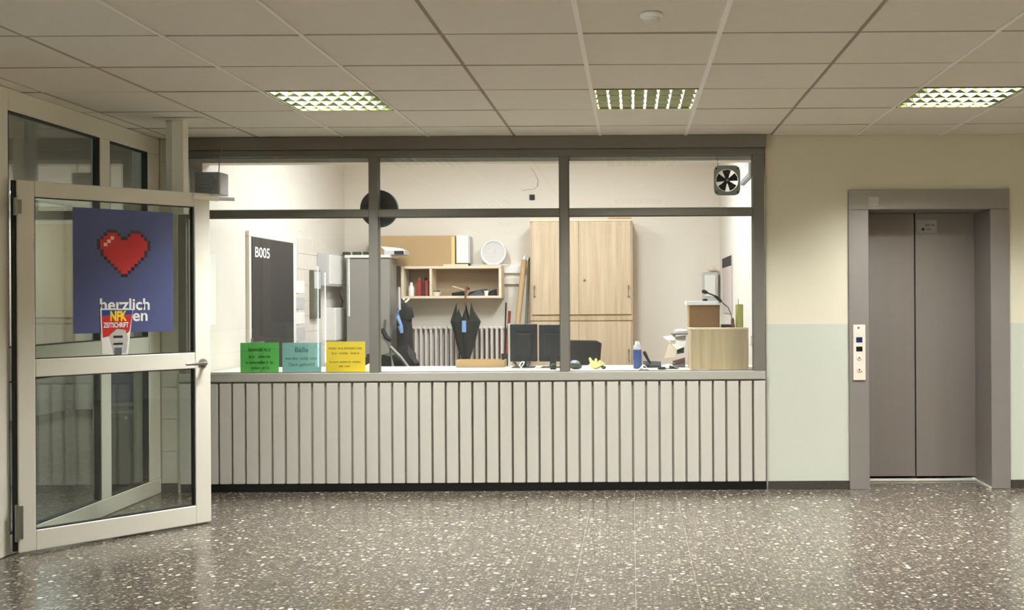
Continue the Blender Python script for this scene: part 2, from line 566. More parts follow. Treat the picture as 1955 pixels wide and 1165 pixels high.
for k in range(0, 16):
    x0 = CX0 + 0.625 * k
    x1 = x0 + 0.625
    if x0 < -3.62:
        x0 = -3.62
    y1 = WY - 0.002
    for j in range(0, 19):
        y0 = YR0 - 0.625 * j
        if j in light_rows and k in light_cols:
            lights_at.append(((x0 + x1) / 2, (y0 + y1) / 2))
        elif y0 > YB - 0.3:
            ceil_tile(x0, x1, y0, y1)
        y1 = y0
for k in range(1, 16):
    x = CX0 + 0.625 * k
    wide = k in (6, 7)
    half = any(k in (c, c + 1) for c in light_cols)
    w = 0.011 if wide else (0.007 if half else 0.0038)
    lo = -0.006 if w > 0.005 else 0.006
    O('grid_bar', box(B(), x - w, x + w, YB, WY - 0.002, CEIL + lo, CEIL + 0.014), 'grid' if w > 0.005 else 'edge_shade', ceil)

# --- louvre lights
def louvre_light(cx, cy, label, watts):
    t = thing('ceiling_light', (cx, cy, CEIL), label, 'ceiling light', 'recessed louvre lights in the hall ceiling')
    h = 0.297
    zt = CEIL + 0.105
    bm = B()
    box(bm, cx - h, cx + h, cy - h, cy + h, zt, zt + 0.01)
    for s in (-1, 1):
        box(bm, cx + s * h - 0.004, cx + s * h + 0.004, cy - h, cy + h, CEIL - 0.002, zt)
        box(bm, cx - h, cx + h, cy + s * h - 0.004, cy + s * h + 0.004, CEIL - 0.002, zt)
    O('housing', bm, 'mirror', t)
    n = 4
    p = 2 * h / n
    for r in range(n + 1):
        y = cy - h + r * p
        bm = prism(B(), [(-0.002, CEIL), (0.002, CEIL), (0.012, CEIL + 0.055), (-0.012, CEIL + 0.055)], -h, h)
        bmesh.ops.rotate(bm, cent=(0, 0, 0), matrix=Matrix.Rotation(math.pi / 2, 3, 'Z'), verts=list(bm.verts))
        bmesh.ops.translate(bm, vec=(cx, y, 0), verts=list(bm.verts))
        O('reflector_rail', bm, 'mirror', t)
    q = 2 * h / 8
    for k in range(9):
        x = cx - h + k * q
        for r in range(n):
            y = cy - h + r * p
            bm = prism(B(), [(x - 0.002, CEIL), (x + 0.002, CEIL), (x + 0.013, CEIL + 0.05), (x - 0.013, CEIL + 0.05)], y + 0.006, y + p - 0.006)
            O('cross_blade', bm, 'louvre', t)
    for r in range(n):
        y = cy - h + (r + 0.5) * p
        O('fluorescent_tube', tube(B(), [(cx - h + 0.02, y, CEIL + 0.078), (cx + h - 0.02, y, CEIL + 0.078)], 0.012, 8), 'tube', t)
    ld = bpy.data.lights.new('lamp', 'AREA')
    ld.shape = 'SQUARE'; ld.size = 0.56; ld.energy = watts; ld.color = HALL_COL
    lo = bpy.data.objects.new('lamp', ld)
    COL.objects.link(lo)
    lo.parent = t
    lo.location = (0, 0, 0.1)
names = {(0, 0): 'louvred square ceiling light nearest the glass partition', (1, 0): 'louvred square ceiling light above the middle window pane', (2, 0): 'louvred square ceiling light near the elevator'}
order = sorted(set(lights_at), key=lambda q: (-q[1], q[0]))
for cx, cy in order:
    ci = round((cx + 1.79) / 1.875); ri = round((6.23 - cy) / 3.75)
    lab = names.get((ci, ri), 'louvred square ceiling light of the hall beyond the edge of the picture')
    louvre_light(cx, cy, lab, HALL_W)

# --- front wall with the elevator opening
EX0, EX1 = P(1620, 650, WY).x, P(1926, 650, WY).x
EZ = P(1770, 362, WY).z
OXR = 0.985
def wall(name, boxes, m, label):
    bm = B()
    for b in boxes:
        box(bm, *b)
    return tag(O(name, bm, m), label, 'wall', kind='structure')
wall('wall_front', [(OXR, EX0, WY, WY + 0.2, 0, 2.75), (EX1, 6.1, WY, WY + 0.2, 0, 2.75), (EX0, EX1, WY, WY + 0.2, EZ - 0.01, 2.75)], 'wall', 'two-tone cream and pale green wall around the elevator')
pier = wall('wall_pier', [(-3.66, -3.318, WY, WY + 0.12, 0.0, 2.75)], 'pier', 'narrow pale wall pier between glass partition and counter')
# block joints of the pier, and its corner strip
zb = 0.07
k = 0
while zb < 2.55:
    O('wall_block', bbox(-3.455, -3.335, WY - 0.006, WY, zb, min(zb + 0.232, 2.598), 0.002), 'pier', pier)
    zb += 0.236
O('corner_strip', bbox(-3.334, -3.316, WY - 0.012, WY, 0.0, CEIL, 0.002), 'whiteplain', pier)
wall('wall_right', [(6.0, 6.2, YB, WY, 0, 2.75)], 'wall', 'side wall of the hall beyond the elevator')
sk = B()
box(sk, OXR + 0.01, EX0, WY - 0.012, WY, 0, 0.062)
tag(O('baseboard_front', sk, 'skirt'), 'dark terrazzo skirting between counter and elevator', 'baseboard', kind='structure')
tag(O('baseboard_right', box(B(), EX1, 5.99, WY - 0.012, WY, 0, 0.062), 'skirt'), 'dark terrazzo skirting right of the elevator', 'baseboard', kind='structure')
tag(O('baseboard_pier', box(B(), -3.66, -3.335, WY - 0.014, WY - 0.0065, 0, 0.068), 'skirt'), 'dark skirting at the foot of the pier', 'baseboard', kind='structure')

# --- corridor behind the partition
wall('wall_corridor_end', [(-7.2, -3.35, 12.9, 13.1, 0, 2.75)], 'corr', 'far wall of the side corridor behind the glass')
wall('wall_corridor_left', [(-7.2, -7.0, YB, -2.5, 0, 2.75), (-7.2, -7.0, -2.5, 1.4, 0, 1.0), (-7.2, -7.0, -2.5, 1.4, 2.2, 2.75), (-7.2, -7.0, 1.4, 12.9, 0, 2.75)], 'corr', 'left wall of the side corridor behind the glass')
wall('wall_corridor_right', [(-3.66, -3.5, WY + 0.12, 12.9, 0, 3.3)], 'corr', 'corridor side of the office wall')
tag(O('ceiling_corridor', box(B(), -7.1, -3.62, YB, 13.0, CEIL, CEIL + 0.05), 'tile'), 'plain ceiling of the side corridor', 'ceiling', kind='structure')
bb = B(); box(bb, -6.99, -3.93, 12.885, 12.9, 0, 0.07)
tag(O('baseboard_corridor_end', bb, 'skirt'), 'dark skirting at the far corridor wall', 'baseboard', kind='structure')
tag(O('baseboard_corridor_left', box(B(), -7.0, -6.985, YB + 0.3, 12.88, 0, 0.07), 'skirt'), 'dark skirting along the left corridor wall', 'baseboard', kind='structure')
tag(O('trim_1', bbox(-6.985, -6.90, 12.80, 12.884, 0.07, 2.59, 0.004), 'frame'), 'dark vertical trim in the far corridor corner', 'trim', kind='structure')

# --- wall behind the camera with narrow daylight slits (seen as reflections in the glass)
VB = 2 * 7.64 - YB
slits = []
for (p0, p1, y0, y1) in ((600, 609, 508, 702), (614, 623, 520, 694), (660, 668, 492, 604)):
    a, b = P(p0, y0, VB), P(p1, y1, VB)
    slits.append((a.x, b.x, max(b.z, 0.1), a.z))
bm = B()
xs = -7.2
for (a, b, z0, z1) in slits:
    box(bm, xs, a, YB - 0.2, YB, 0, 2.75)
    box(bm, a, b, YB - 0.2, YB, 0, z0)
    box(bm, a, b, YB - 0.2, YB, z1, 2.75)
    xs = b
box(bm, xs, 6.2, YB - 0.2, YB, 0, 2.75)
tag(O('wall_back', bm, 'corr'), 'wall of the hall behind the viewer', 'wall', kind='structure')
for i, (a, b, z0, z1) in enumerate(slits):
    tag(O('window_%d' % (i + 2), box(B(), a, b, YB - 0.11, YB - 0.10, z0, z1), 'glass'), 'narrow daylight slit window behind the viewer, %s' % ('outer', 'second', 'inner')[i], 'window', kind='structure')

dw = thing('window_5', (-7.1, -0.55, 1.0), 'unseen daylight window added to lift the hall light', 'window', kind='structure')  # unseen window, added to raise the ambient light of the hall
for y0, y1 in ((-2.5, -2.44), (-0.58, -0.52), (1.34, 1.4)):
    O('window_frame', bbox(-7.14, -7.08, y0, y1, 1.0, 2.2, 0.004), 'white', dw)
O('pane', box(B(), -7.112, -7.106, -2.43, -0.59, 1.0, 2.2), 'glass', dw)
O('pane', box(B(), -7.112, -7.106, -0.51, 1.33, 1.0, 2.2), 'glass', dw)
# corridor lamp
def plain_lamp(name, loc, sx, sy, watts, col, label, cat, drop=0.06):
    t = thing(name, loc, label, cat)
    x, y, z = loc
    O('lamp_body', bbox(x - sx / 2, x + sx / 2, y - sy / 2, y + sy / 2, z - drop * 0.5, z, 0.004), 'whiteplain', t)
    O('diffuser', bbox(x - sx / 2 + 0.01, x + sx / 2 - 0.01, y - sy / 2 + 0.01, y + sy / 2 - 0.01, z - drop, z - drop * 0.5, 0.006), 'diffuser', t)
    ld = bpy.data.lights.new('lamp', 'AREA')
    ld.shape = 'RECTANGLE'; ld.size = sx; ld.size_y = sy; ld.energy = watts; ld.color = col
    lo = bpy.data.objects.new('lamp', ld)
    COL.objects.link(lo); lo.parent = t
    lo.location = (0, 0, -drop - 0.01)
plain_lamp('corridor_lamp', (-6.36, 11.15, CEIL), 0.28, 0.6, VEST_W, HALL_COL, 'plain ceiling lamp in the corridor behind the glass', 'ceiling light')

# ================================================================== ELEVATOR
el = thing('elevator', ((EX0 + EX1) / 2, WY, 0), 'grey steel elevator door in a wide metal frame', 'elevator')
ix0, ix1, iz = P(1658, 650, WY).x, P(1890, 650, WY).x, P(1770, 400, WY).z
DY = 7.955
O('jamb', bbox(EX0, ix0, WY - 0.025, WY + 0.25, 0.0, EZ - (EZ - iz), 0.003), 'steel2', el)
O('jamb', bbox(ix1, EX1, WY - 0.025, DY + 0.03, 0.0, iz, 0.003), 'steel2', el)
O('jamb_lining', bbox(ix0 - 0.02, ix0 - 0.002, WY + 0.25, DY + 0.03, 0.0, iz, 0.002), 'steel2', el)
hd = O('header', bbox(EX0, EX1, WY - 0.025, DY + 0.03, iz, EZ, 0.003), 'steel2', el)
pl = P(1668, 385, WY - 0.03)
O('label_plate', bbox(pl.x - 0.04, pl.x + 0.04, WY - 0.0275, WY - 0.0255, pl.z - 0.036, pl.z + 0.036, 0.0005), 'sticker', hd)
mx_ = P(1747.5, 650, DY).x
d1 = O('door_panel', bbox(ix0 - 0.02, mx_ - 0.004, DY + 0.006, DY + 0.03, 0.035, iz - 0.002, 0.002), 'steel', el)
d2 = O('door_panel', bbox(mx_ + 0.004, ix1, DY, DY + 0.03, 0.035, iz - 0.002, 0.002), 'steel', el)
O('door_gap', box(B(), mx_ - 0.02, mx_ + 0.02, DY + 0.031, DY + 0.045, 0.02, iz), 'black', el)
sp = P(1769, 433, DY)
st = O('notice_sticker', bbox(sp.x - 0.078, sp.x + 0.078, DY - 0.002, DY - 0.0003, sp.z - 0.052, sp.z + 0.052, 0.0004), 'sticker', d2)
bm = B(); lathe(bm, [(0.010, -0.003), (0.010, -0.002)], (sp.x - 0.028, DY, sp.z - 0.02), 12, 'Y')
greek(bm, sp.x - 0.01, sp.x + 0.06, sp.z + 0.012, 0.016, DY - 0.003, 4, (4, 3))
greek(bm, sp.x - 0.005, sp.x + 0.03, sp.z - 0.02, 0.014, DY - 0.003, 5, (4,))
O('sticker_print', bm, 'black', st)
bm = B()
for b_ in ((ix0 - 0.1, ix1 + 0.1, DY + 0.3, DY + 0.34, -0.03, 2.75), (ix0 - 0.14, ix0 - 0.1, WY + 0.2, DY + 0.34, -0.03, 2.75), (ix1 + 0.16, ix1 + 0.2, WY + 0.2, DY + 0.34, -0.03, 2.75), (ix0 - 0.14, ix1 + 0.2, WY + 0.2, DY + 0.34, 2.70, 2.75)):
    box(bm, *b_)
O('shaft_light_block', bm, 'black', el)  # unseen black shell added to stop daylight leaking in behind the doors
O('threshold', bbox(ix0 - 0.01, ix1 + 0.005, DY - 0.022, DY + 0.05, 0.001, 0.016, 0.002), 'sillmetal', el)
bm = B()
prism(bm, [(ix1 - 0.016, 0.0005), (ix1, 0.0005), (ix1, 0.012), (ix1 - 0.016, 0.012)], WY - 0.02, DY - 0.02)
O('threshold_edge', bm, 'sillmetal', el)
a, b = P(1628.5, 620, WY - 0.03), P(1652.5, 726, WY - 0.03)
cp = O('call_panel', bbox(a.x, b.x, WY - 0.036, WY - 0.025, b.z, a.z, 0.002), 'plate', el)
def on_panel(px, py):
    return P(px, py, WY - 0.036)
for (nm, y0, y1, m) in (('floor_display', 644, 654, 'screenb'), ('direction_display', 662, 671, 'screen')):
    q0, q1 = on_panel(1634.5, y0), on_panel(1646.5, y1)
    O(nm, bbox(q0.x, q1.x, WY - 0.038, WY - 0.036, q1.z, q0.z, 0.0005), m, cp)
for py in (683, 706):
    c = on_panel(1640.5, py)
    bt = O('call_button', lathe(B(), [(0.020, 0), (0.020, -0.003), (0.017, -0.005)], (c.x, WY - 0.036, c.z), 20, 'Y'), 'plate', cp, smooth=True)
    bm = B()
    if py == 683:
        prism(bm, [(c.x - 0.010, c.z - 0.006), (c.x + 0.010, c.z - 0.006), (c.x, c.z + 0.010)], WY - 0.0418, WY - 0.041)
    else:
        prism(bm, [(c.x - 0.010, c.z + 0.006), (c.x, c.z - 0.010), (c.x + 0.010, c.z + 0.006)], WY - 0.0418, WY - 0.041)
    O('arrow', bm, 'brown', bt)
c = on_panel(1639, 626)
O('key_switch', lathe(B(), [(0.008, 0), (0.008, -0.003)], (c.x, WY - 0.036, c.z), 14, 'Y'), 'chrome', cp)

# ================================================================== COUNTER AND WINDOW
FY = 7.60
zc = lambda py: CAMZ - (py - CY + ROLL * (1250 - CX)) * FY / F
xs_ = lambda px, py=560: P(px, py, FY).x
Zb0, Zb1 = 0.868 - 0.05, 0.872
win = thing('window_1', (-1.2, FY, 0.86), 'wide six-pane reception window in a dark grey frame', 'window', kind='structure')
xl0, xl1, xr0, xr1 = -3.315, -3.258, xs_(1438), 0.975
zt, zg = CEIL - 0.001, zc(296)
O('head_board', bbox(xl0, xr1 + 0.012, FY - 0.03, FY + 0.16, zc(283), zt, 0.003), 'beam', win)
O('head_rail', bbox(xl0, xr1, FY - 0.005, FY + 0.08, zg, zc(283) - 0.001, 0.003), 'frame', win)
O('sill_rail', bbox(xl0, xr1, FY - 0.02, FY + 0.08, zc(725), zc(709), 0.003), 'sill', win)
vs = [(xl0, xl1), (xs_(704.5), xs_(722.5)), (xs_(1069), xs_(1086)), (xr0, xr1)]
for i, (a, b) in enumerate(vs):
    O('post' if i in (0, 3) else 'mullion', bbox(a, b, FY - 0.002, FY + 0.08, zc(709), zg, 0.003), 'frame', win)
zt0, zt1 = zc(411.5), zc(397.5)
for i in range(3):
    a, b = vs[i][1], vs[i + 1][0]
    O('transom', bbox(a, b, FY + 0.0, FY + 0.078, zt0, zt1, 0.003), 'frame', win)
    for (z0, z1) in ((zc(709), zt0), (zt1, zg)):
        O('pane', box(B(), a + 0.001, b - 0.001, FY + 0.036, FY + 0.042, z0 + 0.001, z1 - 0.001), 'glass', win)
        g = B()
        for (p0, p1, q0, q1) in ((a, b, z0, z0 + 0.006), (a, b, z1 - 0.006, z1), (a, a + 0.006, z0 + 0.006, z1 - 0.006), (b - 0.006, b, z0 + 0.006, z1 - 0.006)):
            box(g, p0, p1, FY + 0.028, FY + 0.035, q0, q1)
        O('glazing_bead', g, 'frame', win)
# lintel above the hall ceiling
tag(O('wall_lintel', box(B(), -3.3, 0.985, FY + 0.165, FY + 0.3, zg - 0.02, 3.3), 'offwall2'), 'office wall strip above the reception window', 'wall', kind='structure')

ctr = thing('reception_counter', (-1.2, FY, 0), 'grey vertical-board counter front below the reception window', 'counter')
O('backing', box(B(), xl0, xr1 + 0.01, FY + 0.012, FY + 0.07, 0.066, zc(725) - 0.001), 'groove', ctr)
O('kickboard', box(B(), xl0, xr1, FY + 0.035, FY + 0.06, 0.001, 0.0655), 'kick', ctr)
nb = 44
pit = (xr1 + 0.005 - xl0) / nb
bmesh_data = None
z0, z1 = 0.0665, zc(725) - 0.012
for k in range(nb):
    if bmesh_data is None:
        o = O('board', bbox(-pit / 2 + 0.0075, pit / 2 - 0.0075, -0.012, 0.012, z0, z1, 0.003), 'board', ctr)
        bmesh_data = o.data
        # OFF shift undone: mesh was built round its own origin
        for v in o.data.vertices:
            v.co += OFF[ctr.name]
    else:
        o = O('board', None, None, ctr, data=bmesh_data)
    o.location = (xl0 + (k + 0.5) * pit + 1.2, random.Random(k).uniform(-0.0015, 0.0015), 0)
O('counter_rail', box(B(), xl0, xr1, FY + 0.002, FY + 0.011, z1 + 0.001, zc(725) - 0.001), 'groove', ctr)

# --- things on the outside of the window
bx0, bx1 = P(371, 330, 7.46).x, P(419, 330, 7.46).x
bz0, bz1 = P(400, 371, 7.46).z, P(400, 328, 7.46).z
vb = thing('vent_box', ((bx0 + bx1) / 2, 7.5, bz0), 'grey square ventilator box hanging on the upper left pane', 'ventilator')
O('case', bbox(bx0, bx1, 7.47, 7.63, bz0, bz1, 0.008, 2), 'greyboxl', vb)
O('front_cover', bbox(bx0 + 0.002, bx1 - 0.008, 7.458, 7.47, bz0 + 0.002, bz1 - 0.002, 0.004), 'greybox', vb)
cxx, czz = (bx0 + bx1) / 2 - 0.004, (bz0 + bz1) / 2
g = O('grille', lathe(B(), [(0.072, 0), (0.072, -0.006), (0.066, -0.008), (0.060, -0.004)], (cxx, 7.458, czz), 24, 'Y'), 'fangrey', vb, smooth=True)
for k in range(5):
    zz = czz + (k - 2) * 0.024
    hw = math.sqrt(max(0.0005, 0.058 ** 2 - (zz - czz) ** 2))
    O('louvre', bbox(cxx - hw, cxx + hw, 7.449, 7.4535, zz - 0.008, zz + 0.008, 0.001), 'greybox', g)
c0 = P(418.5, 328, 7.5)
O('cord', tube(B(), [(c0.x - 0.003, 7.50, bz1 - 0.005), (c0.x - 0.005, 7.52, bz1 + 0.09), (c0.x - 0.007, 7.565, 2.51), (c0.x - 0.008, 7.563, 2.598)], 0.0035, 6), 'greybox', vb)

f0, f1 = P(1363, 373, FY + 0.02), P(1413, 316, FY + 0.02)
fx, fz = (f0.x + f1.x) / 2, (f0.z + f1.z) / 2
hw, hh = (f1.x - f0.x) / 2, (f1.z - f0.z) / 2
fan = thing('window_fan', (fx, FY + 0.02, f0.z), 'grey square window fan with black blades in the upper right pane', 'fan')
rr = 0.083
bm = B()
n = 40
outer, inner = [], []
for k in range(n):
    t = 2 * math.pi * k / n
    c, s = math.cos(t), math.sin(t)
    e = 6.0
    q = (abs(c) ** e + abs(s) ** e) ** (-1 / e)
    outer.append((fx + hw * c * q, fz + hh * s * q)); inner.append((fx + rr * c, fz + rr * s))
ya, yb = FY + 0.012, FY + 0.034
V = [[bm.verts.new((x, y, z)) for x, z in ring] for ring, y in ((outer, ya + 0.004), (inner, ya), (outer, yb), (inner, yb))]
for k in range(n):
    j = (k + 1) % n
    bm.faces.new((V[0][k], V[0][j], V[1][j], V[1][k])); bm.faces.new((V[2][k], V[3][k], V[3][j], V[2][j]))
    bm.faces.new((V[0][k], V[2][k], V[2][j], V[0][j])); bm.faces.new((V[1][k], V[1][j], V[3][j], V[3][k]))
O('fan_frame', bm, 'fangrey', fan)
O('hub', lathe(B(), [(0.022, 0.012), (0.022, -0.004), (0.018, -0.010)], (fx, FY + 0.02, fz), 20, 'Y'), 'black', fan, smooth=True)
O('hub_cap', lathe(B(), [(0.011, -0.010), (0.010, -0.013)], (fx, FY + 0.02, fz), 14, 'Y'), 'greybox', fan)
for k in range(5):
    a = math.radians(20 + 72 * k)
    bm = B(); pts = []
    for (r, dt) in ((0.02, -0.55), (0.05, -0.42), (0.079, -0.40), (0.080, 0.0), (0.079, 0.42), (0.05, 0.44), (0.02, 0.55)):
        pts.append((r, dt))
    A = [bm.verts.new((fx + r * math.cos(a + d), FY + 0.016 + 0.012 * (d + 0.4), fz + r * math.sin(a + d))) for r, d in pts]
    C = [bm.verts.new((v.co.x, v.co.y + 0.002, v.co.z)) for v in A]
    bm.faces.new(A); bm.faces.new(C[::-1])
    for i in range(len(A)):
        j = (i + 1) % len(A)
        bm.faces.new((A[i], C[i], C[j], A[j]))
    O('fan_blade', bm, 'black', fan)
for (sx, sz) in ((-1, -1), (1, -1), (-1, 1), (1, 1)):
    O('screw', lathe(B(), [(0.006, 0), (0.005, -0.003)], (fx + sx * hw * 0.8, FY + 0.014, fz + sz * hh * 0.8), 10, 'Y'), 'black', fan)
O('cord', tube(B(), [(fx - hw * 0.72, FY + 0.02, fz + hh * 0.97), (fx - hw * 0.70, FY + 0.018, fz + hh + 0.04), (fx - hw * 0.80, FY + 0.02, zg - 0.003)], 0.003, 6), 'greybox', fan)

# black round clock hanging behind the mullion crossing
cc = P(724, 398.5, FY + 0.1)
ck = thing('wall_clock', (cc.x, FY + 0.1, cc.z - 0.14), 'round black clock seen from behind at the mullion crossing', 'clock')
R = 36 * (FY + 0.1) / F
O('clock_back', lathe(B(), [(R * 0.97, 0), (R, 0.008), (R, 0.035), (R * 0.96, 0.04)], (cc.x, FY + 0.082, cc.z), 40, 'Y'), 'black', ck, smooth=True)
O('movement_box', bbox(cc.x - 0.04, cc.x + 0.04, FY + 0.0805, FY + 0.0825, cc.z - 0.035, cc.z + 0.035, 0.0005), 'dark', ck)
O('rim', lathe(B(), [(R * 0.72, 0.0815), (R * 0.72, 0.0795), (R * 0.68, 0.0795), (R * 0.68, 0.0815)], (cc.x, FY, cc.z), 36, 'Y'), 'dark', ck, smooth=True)

# ================================================================== OFFICE
OXL, OYB, OZ = -3.2, 11.6, 3.15
tag(O('floor_office', box(B(), -3.4, 1.1, 7.69, 11.7, -0.03, 0.0008), 'offfloor'), 'brown floor of the office', 'floor', kind='structure')
tag(O('ceiling_office', box(B(), -3.4, 1.1, 7.6, 11.7, OZ, OZ + 0.05), 'offwall2'), 'white ceiling of the office', 'ceiling', kind='structure')
wall('wall_office_back', [(-3.4, 1.15, OYB, OYB + 0.15, 0, 3.3)], 'offwall', 'cream back wall of the office')
wleft = wall('wall_office_left', [(-3.5, OXL, 7.76, OYB, 0, 3.3)], 'offwall2', 'pale left wall of the office with a black door')
wall('wall_office_right', [(0.985, 1.12, 7.84, OYB, 0, 3.3)], 'offwall2', 'pale right wall of the office')
# white wall tiles behind the first-aid box
tz, tmesh2 = 0.95, None
for r in range(7):
    for c in range(6):
        y0 = 9.95 + c * 0.152
        if tmesh2 is None:
            o = O('wall_tile', bbox(0, 0.006, 0, 0.149, 0, 0.149, 0.001), 'offtile', wleft)
            tmesh2 = o.data
        else:
            o = O('wall_tile', None, None, wleft, data=tmesh2)
        o.location = (OXL, y0, tz + r * 0.152)
plain_lamp('office_lamp', (-1.75, 9.2, OZ), 0.3, 1.5, OFFICE_W, OFFICE_COL, 'long office ceiling lamp on the side of the black door', 'ceiling light')
plain_lamp('office_lamp', (-0.35, 9.2, OZ), 0.3, 1.5, OFFICE_W, OFFICE_COL, 'long office ceiling lamp on the side of the wooden cupboard', 'ceiling light')

# worktop
WT = 0.868
wt = thing('worktop', (-1.1, 8.05, 0), 'long white worktop behind the reception glass', 'worktop')
O('top_board', bbox(-3.18, 0.97, 7.685, 8.42, WT - 0.03, WT, 0.003), 'worktop', wt)
for x in (-3.1, -1.75, -0.4, 0.9):
    O('support', bbox(x - 0.015, x + 0.015, 7.75, 8.38, 0.001, WT - 0.031, 0.003), 'worktop', wt)

# office door B005 on the left wall
da, db = PX(473, 453, OXL), PX(553, 464, OXL)
zd = 0.5 * (da.z + db.z)
bd = thing('door_1', (OXL, (da.y + db.y) / 2, 0), 'dark anthracite office door lettered B005', 'door', kind='structure')
leaf = O('door_leaf', bbox(OXL, OXL + 0.035, da.y, db.y, 0.005, zd, 0.003), 'blackdoor', bd)
O('door_frame', bbox(OXL, OXL + 0.03, db.y + 0.001, db.y + 0.09, 0.001, zd + 0.0, 0.003), 'whiteplain', bd)
O('door_frame', bbox(OXL, OXL + 0.03, da.y - 0.05, da.y - 0.001, 0.001, zd + 0.0, 0.003), 'offwall2', bd)
O('frame_head', bbox(OXL, OXL + 0.03, da.y - 0.05, db.y + 0.09, zd + 0.001, zd + 0.05, 0.003), 'offwall2', bd)
ta, tb = PX(487, 471, OXL + 0.036), PX(515, 494, OXL + 0.036)
bm = text_bm('B005', 0, 0, 0, height=ta.z - tb.z, width=(tb.y - ta.y), bold=0.012)
for v in bm.verts:
    v.co = Vector((OXL + 0.0362, (ta.y + tb.y) / 2 + v.co.x, (ta.z + tb.z) / 2 + v.co.z))
O('room_number', bm, 'ink_white', leaf)
hk = PX(485, 655, OXL + 0.05)
hm = B(); tube(hm, [(OXL + 0.035, hk.y, hk.z), (OXL + 0.085, hk.y, hk.z), (OXL + 0.09, hk.y + 0.11, hk.z)], 0.011, 8)
box(hm, OXL + 0.0352, OXL + 0.042, hk.y - 0.02, hk.y + 0.02, hk.z - 0.12, hk.z + 0.04)
O('door_handle', hm, 'chrome', leaf)

def on_left(px0, py0, px1, py1, d=0.0):
    a, b = PX(px0, py0, OXL + d), PX(px1, py1, OXL + d)
    return a.y, b.y, b.z, a.z
n_p = ['small white notice beside the black door, topmost', 'second white notice below the topmost one on the tiles', 'third white notice on the tiled wall', 'grey lowest notice beside the black door']
for i, (p0, y0, p1, y1) in enumerate(((562, 536, 580, 560), (562, 568, 580, 590), (562, 597, 580, 618), (563, 626, 581, 650))):
    a, b, z0, z1 = on_left(p0, y0, p1, y1)
    top('wall_notice', bbox(OXL + 0.0062, OXL + 0.0085, a, b, z0, z1, 0.0005), 'paper2' if i % 2 else 'paper', (OXL + 0.007, a, z0), n_p[i], 'notice', 'notices on the office wall')
a, b, z0, z1 = on_left(589, 516, 603, 608)
kb = thing('key_cabinet', (OXL, a, z0), 'narrow olive and dark wall cabinet left of the white box', 'cabinet')
O('cabinet_body', bbox(OXL + 0.0062, OXL + 0.05, a, b, z0, z1, 0.003), 'oliveg', kb)
O('cabinet_door', bbox(OXL + 0.0505, OXL + 0.058, a + 0.01, b - 0.01, z0 + (z1 - z0) * 0.62, z1 - 0.01, 0.002), 'greyboxl', kb)
a, b, z0, z1 = on_left(617, 482, 658, 548, 0.07)
b = min(b, 11.5)
fb = thing('fuse_box', (OXL, a, z0), 'white metal box high on the tiled wall', 'wall box')
O('box_body', bbox(OXL + 0.0062, OXL + 0.12, a, b, z0, z1, 0.006, 2), 'greyboxl', fb)
O('box_door', bbox(OXL + 0.1205, OXL + 0.128, a + 0.02, b - 0.02, z0 + 0.02, z1 - 0.02, 0.003), 'whiteplain', fb)
O('lock', lathe(B(), [(0.008, 0), (0.008, 0.005)], (OXL + 0.13, a + (b - a) * 0.6, z0 + 0.06), 10, 'Z'), 'chrome', fb)
O('cable', tube(B(), [(OXL + 0.06, b - 0.1, z0), (OXL + 0.05, b - 0.12, z0 - 0.08), (OXL + 0.07, b - 0.07, z0 - 0.16), (OXL + 0.05, b - 0.08, z0 - 0.22)], 0.006, 6), 'dark', fb)
a2, b2, z02, z12 = on_left(630, 588, 653, 648, 0.06)
b2 = min(b2, 11.5)
tdz = thing('towel_dispenser', (OXL, a2, z02), 'white dispenser on the wall below the white box', 'dispenser')
O('dispenser_body', bbox(OXL + 0.0062, OXL + 0.12, a2, b2, z02, z12, 0.012, 2), 'whiteplain', tdz)
O('dispenser_lip', bbox(OXL + 0.02, OXL + 0.11, a2 + 0.02, b2 - 0.02, z02 - 0.02, z02, 0.004), 'greyboxl', tdz)

# fridge / metal locker
lx0, lx1 = P(661, 560, 10.95).x, P(743, 560, 10.95).x
lz = P(700, 489, 10.95).z
fg = thing('metal_locker', ((lx0 + lx1) / 2, 11.1, 0), 'tall grey metal locker beside the wall shelf', 'locker')
O('locker_body', bbox(lx0, lx1, 10.97, 11.30, 0.02, lz - 0.02, 0.005), 'fridge', fg)
O('locker_door', bbox(lx0 + 0.005, lx1 - 0.005, 10.945, 10.968, 0.06, lz - 0.03, 0.004), 'fridge', fg)
O('top_cover', bbox(lx0 - 0.01, lx1 + 0.012, 10.93, 11.31, lz - 0.0195, lz + 0.012, 0.004), 'whiteplain', fg)
O('plinth', bbox(lx0 + 0.02, lx1 - 0.02, 10.99, 11.29, 0.001, 0.0195, 0.002), 'dark', fg)
O('handle', bbox(lx1 - 0.05, lx1 - 0.03, 10.925, 10.944, 1.0, 1.2, 0.003), 'chrome', fg)
for i, (px, w) in enumerate(((662, 12), (682, 14), (699, 8))):
    q = P(px, 486, 11.05); ww = w * 11.05 / F
    top('small_box', bbox(q.x - ww / 2, q.x + ww / 2, 11.0, 11.08, lz + 0.0125, lz + 0.047, 0.004), 'dkgreen', (q.x, 11.04, lz + 0.0125), ('low dark green tin on the locker, nearest the wall box', 'low dark green tin in the middle of the locker top', 'low dark green tin on the locker by the mullion')[i], 'tin', 'tins on the locker')
bk = thing('letter_tray', (lx1 - 0.06, 11.1, lz + 0.0125), 'tray of papers overhanging the right end of the locker top', 'tray')
O('tray', bbox(lx1 - 0.06, lx1 + 0.16, 10.98, 11.20, lz + 0.0125, lz + 0.058, 0.004), 'greyboxl', bk)
O('front_print', bbox(lx1 + 0.05, lx1 + 0.15, 10.976, 10.9795, lz + 0.017, lz + 0.054, 0.0008), 'navy', bk)
bm = B()
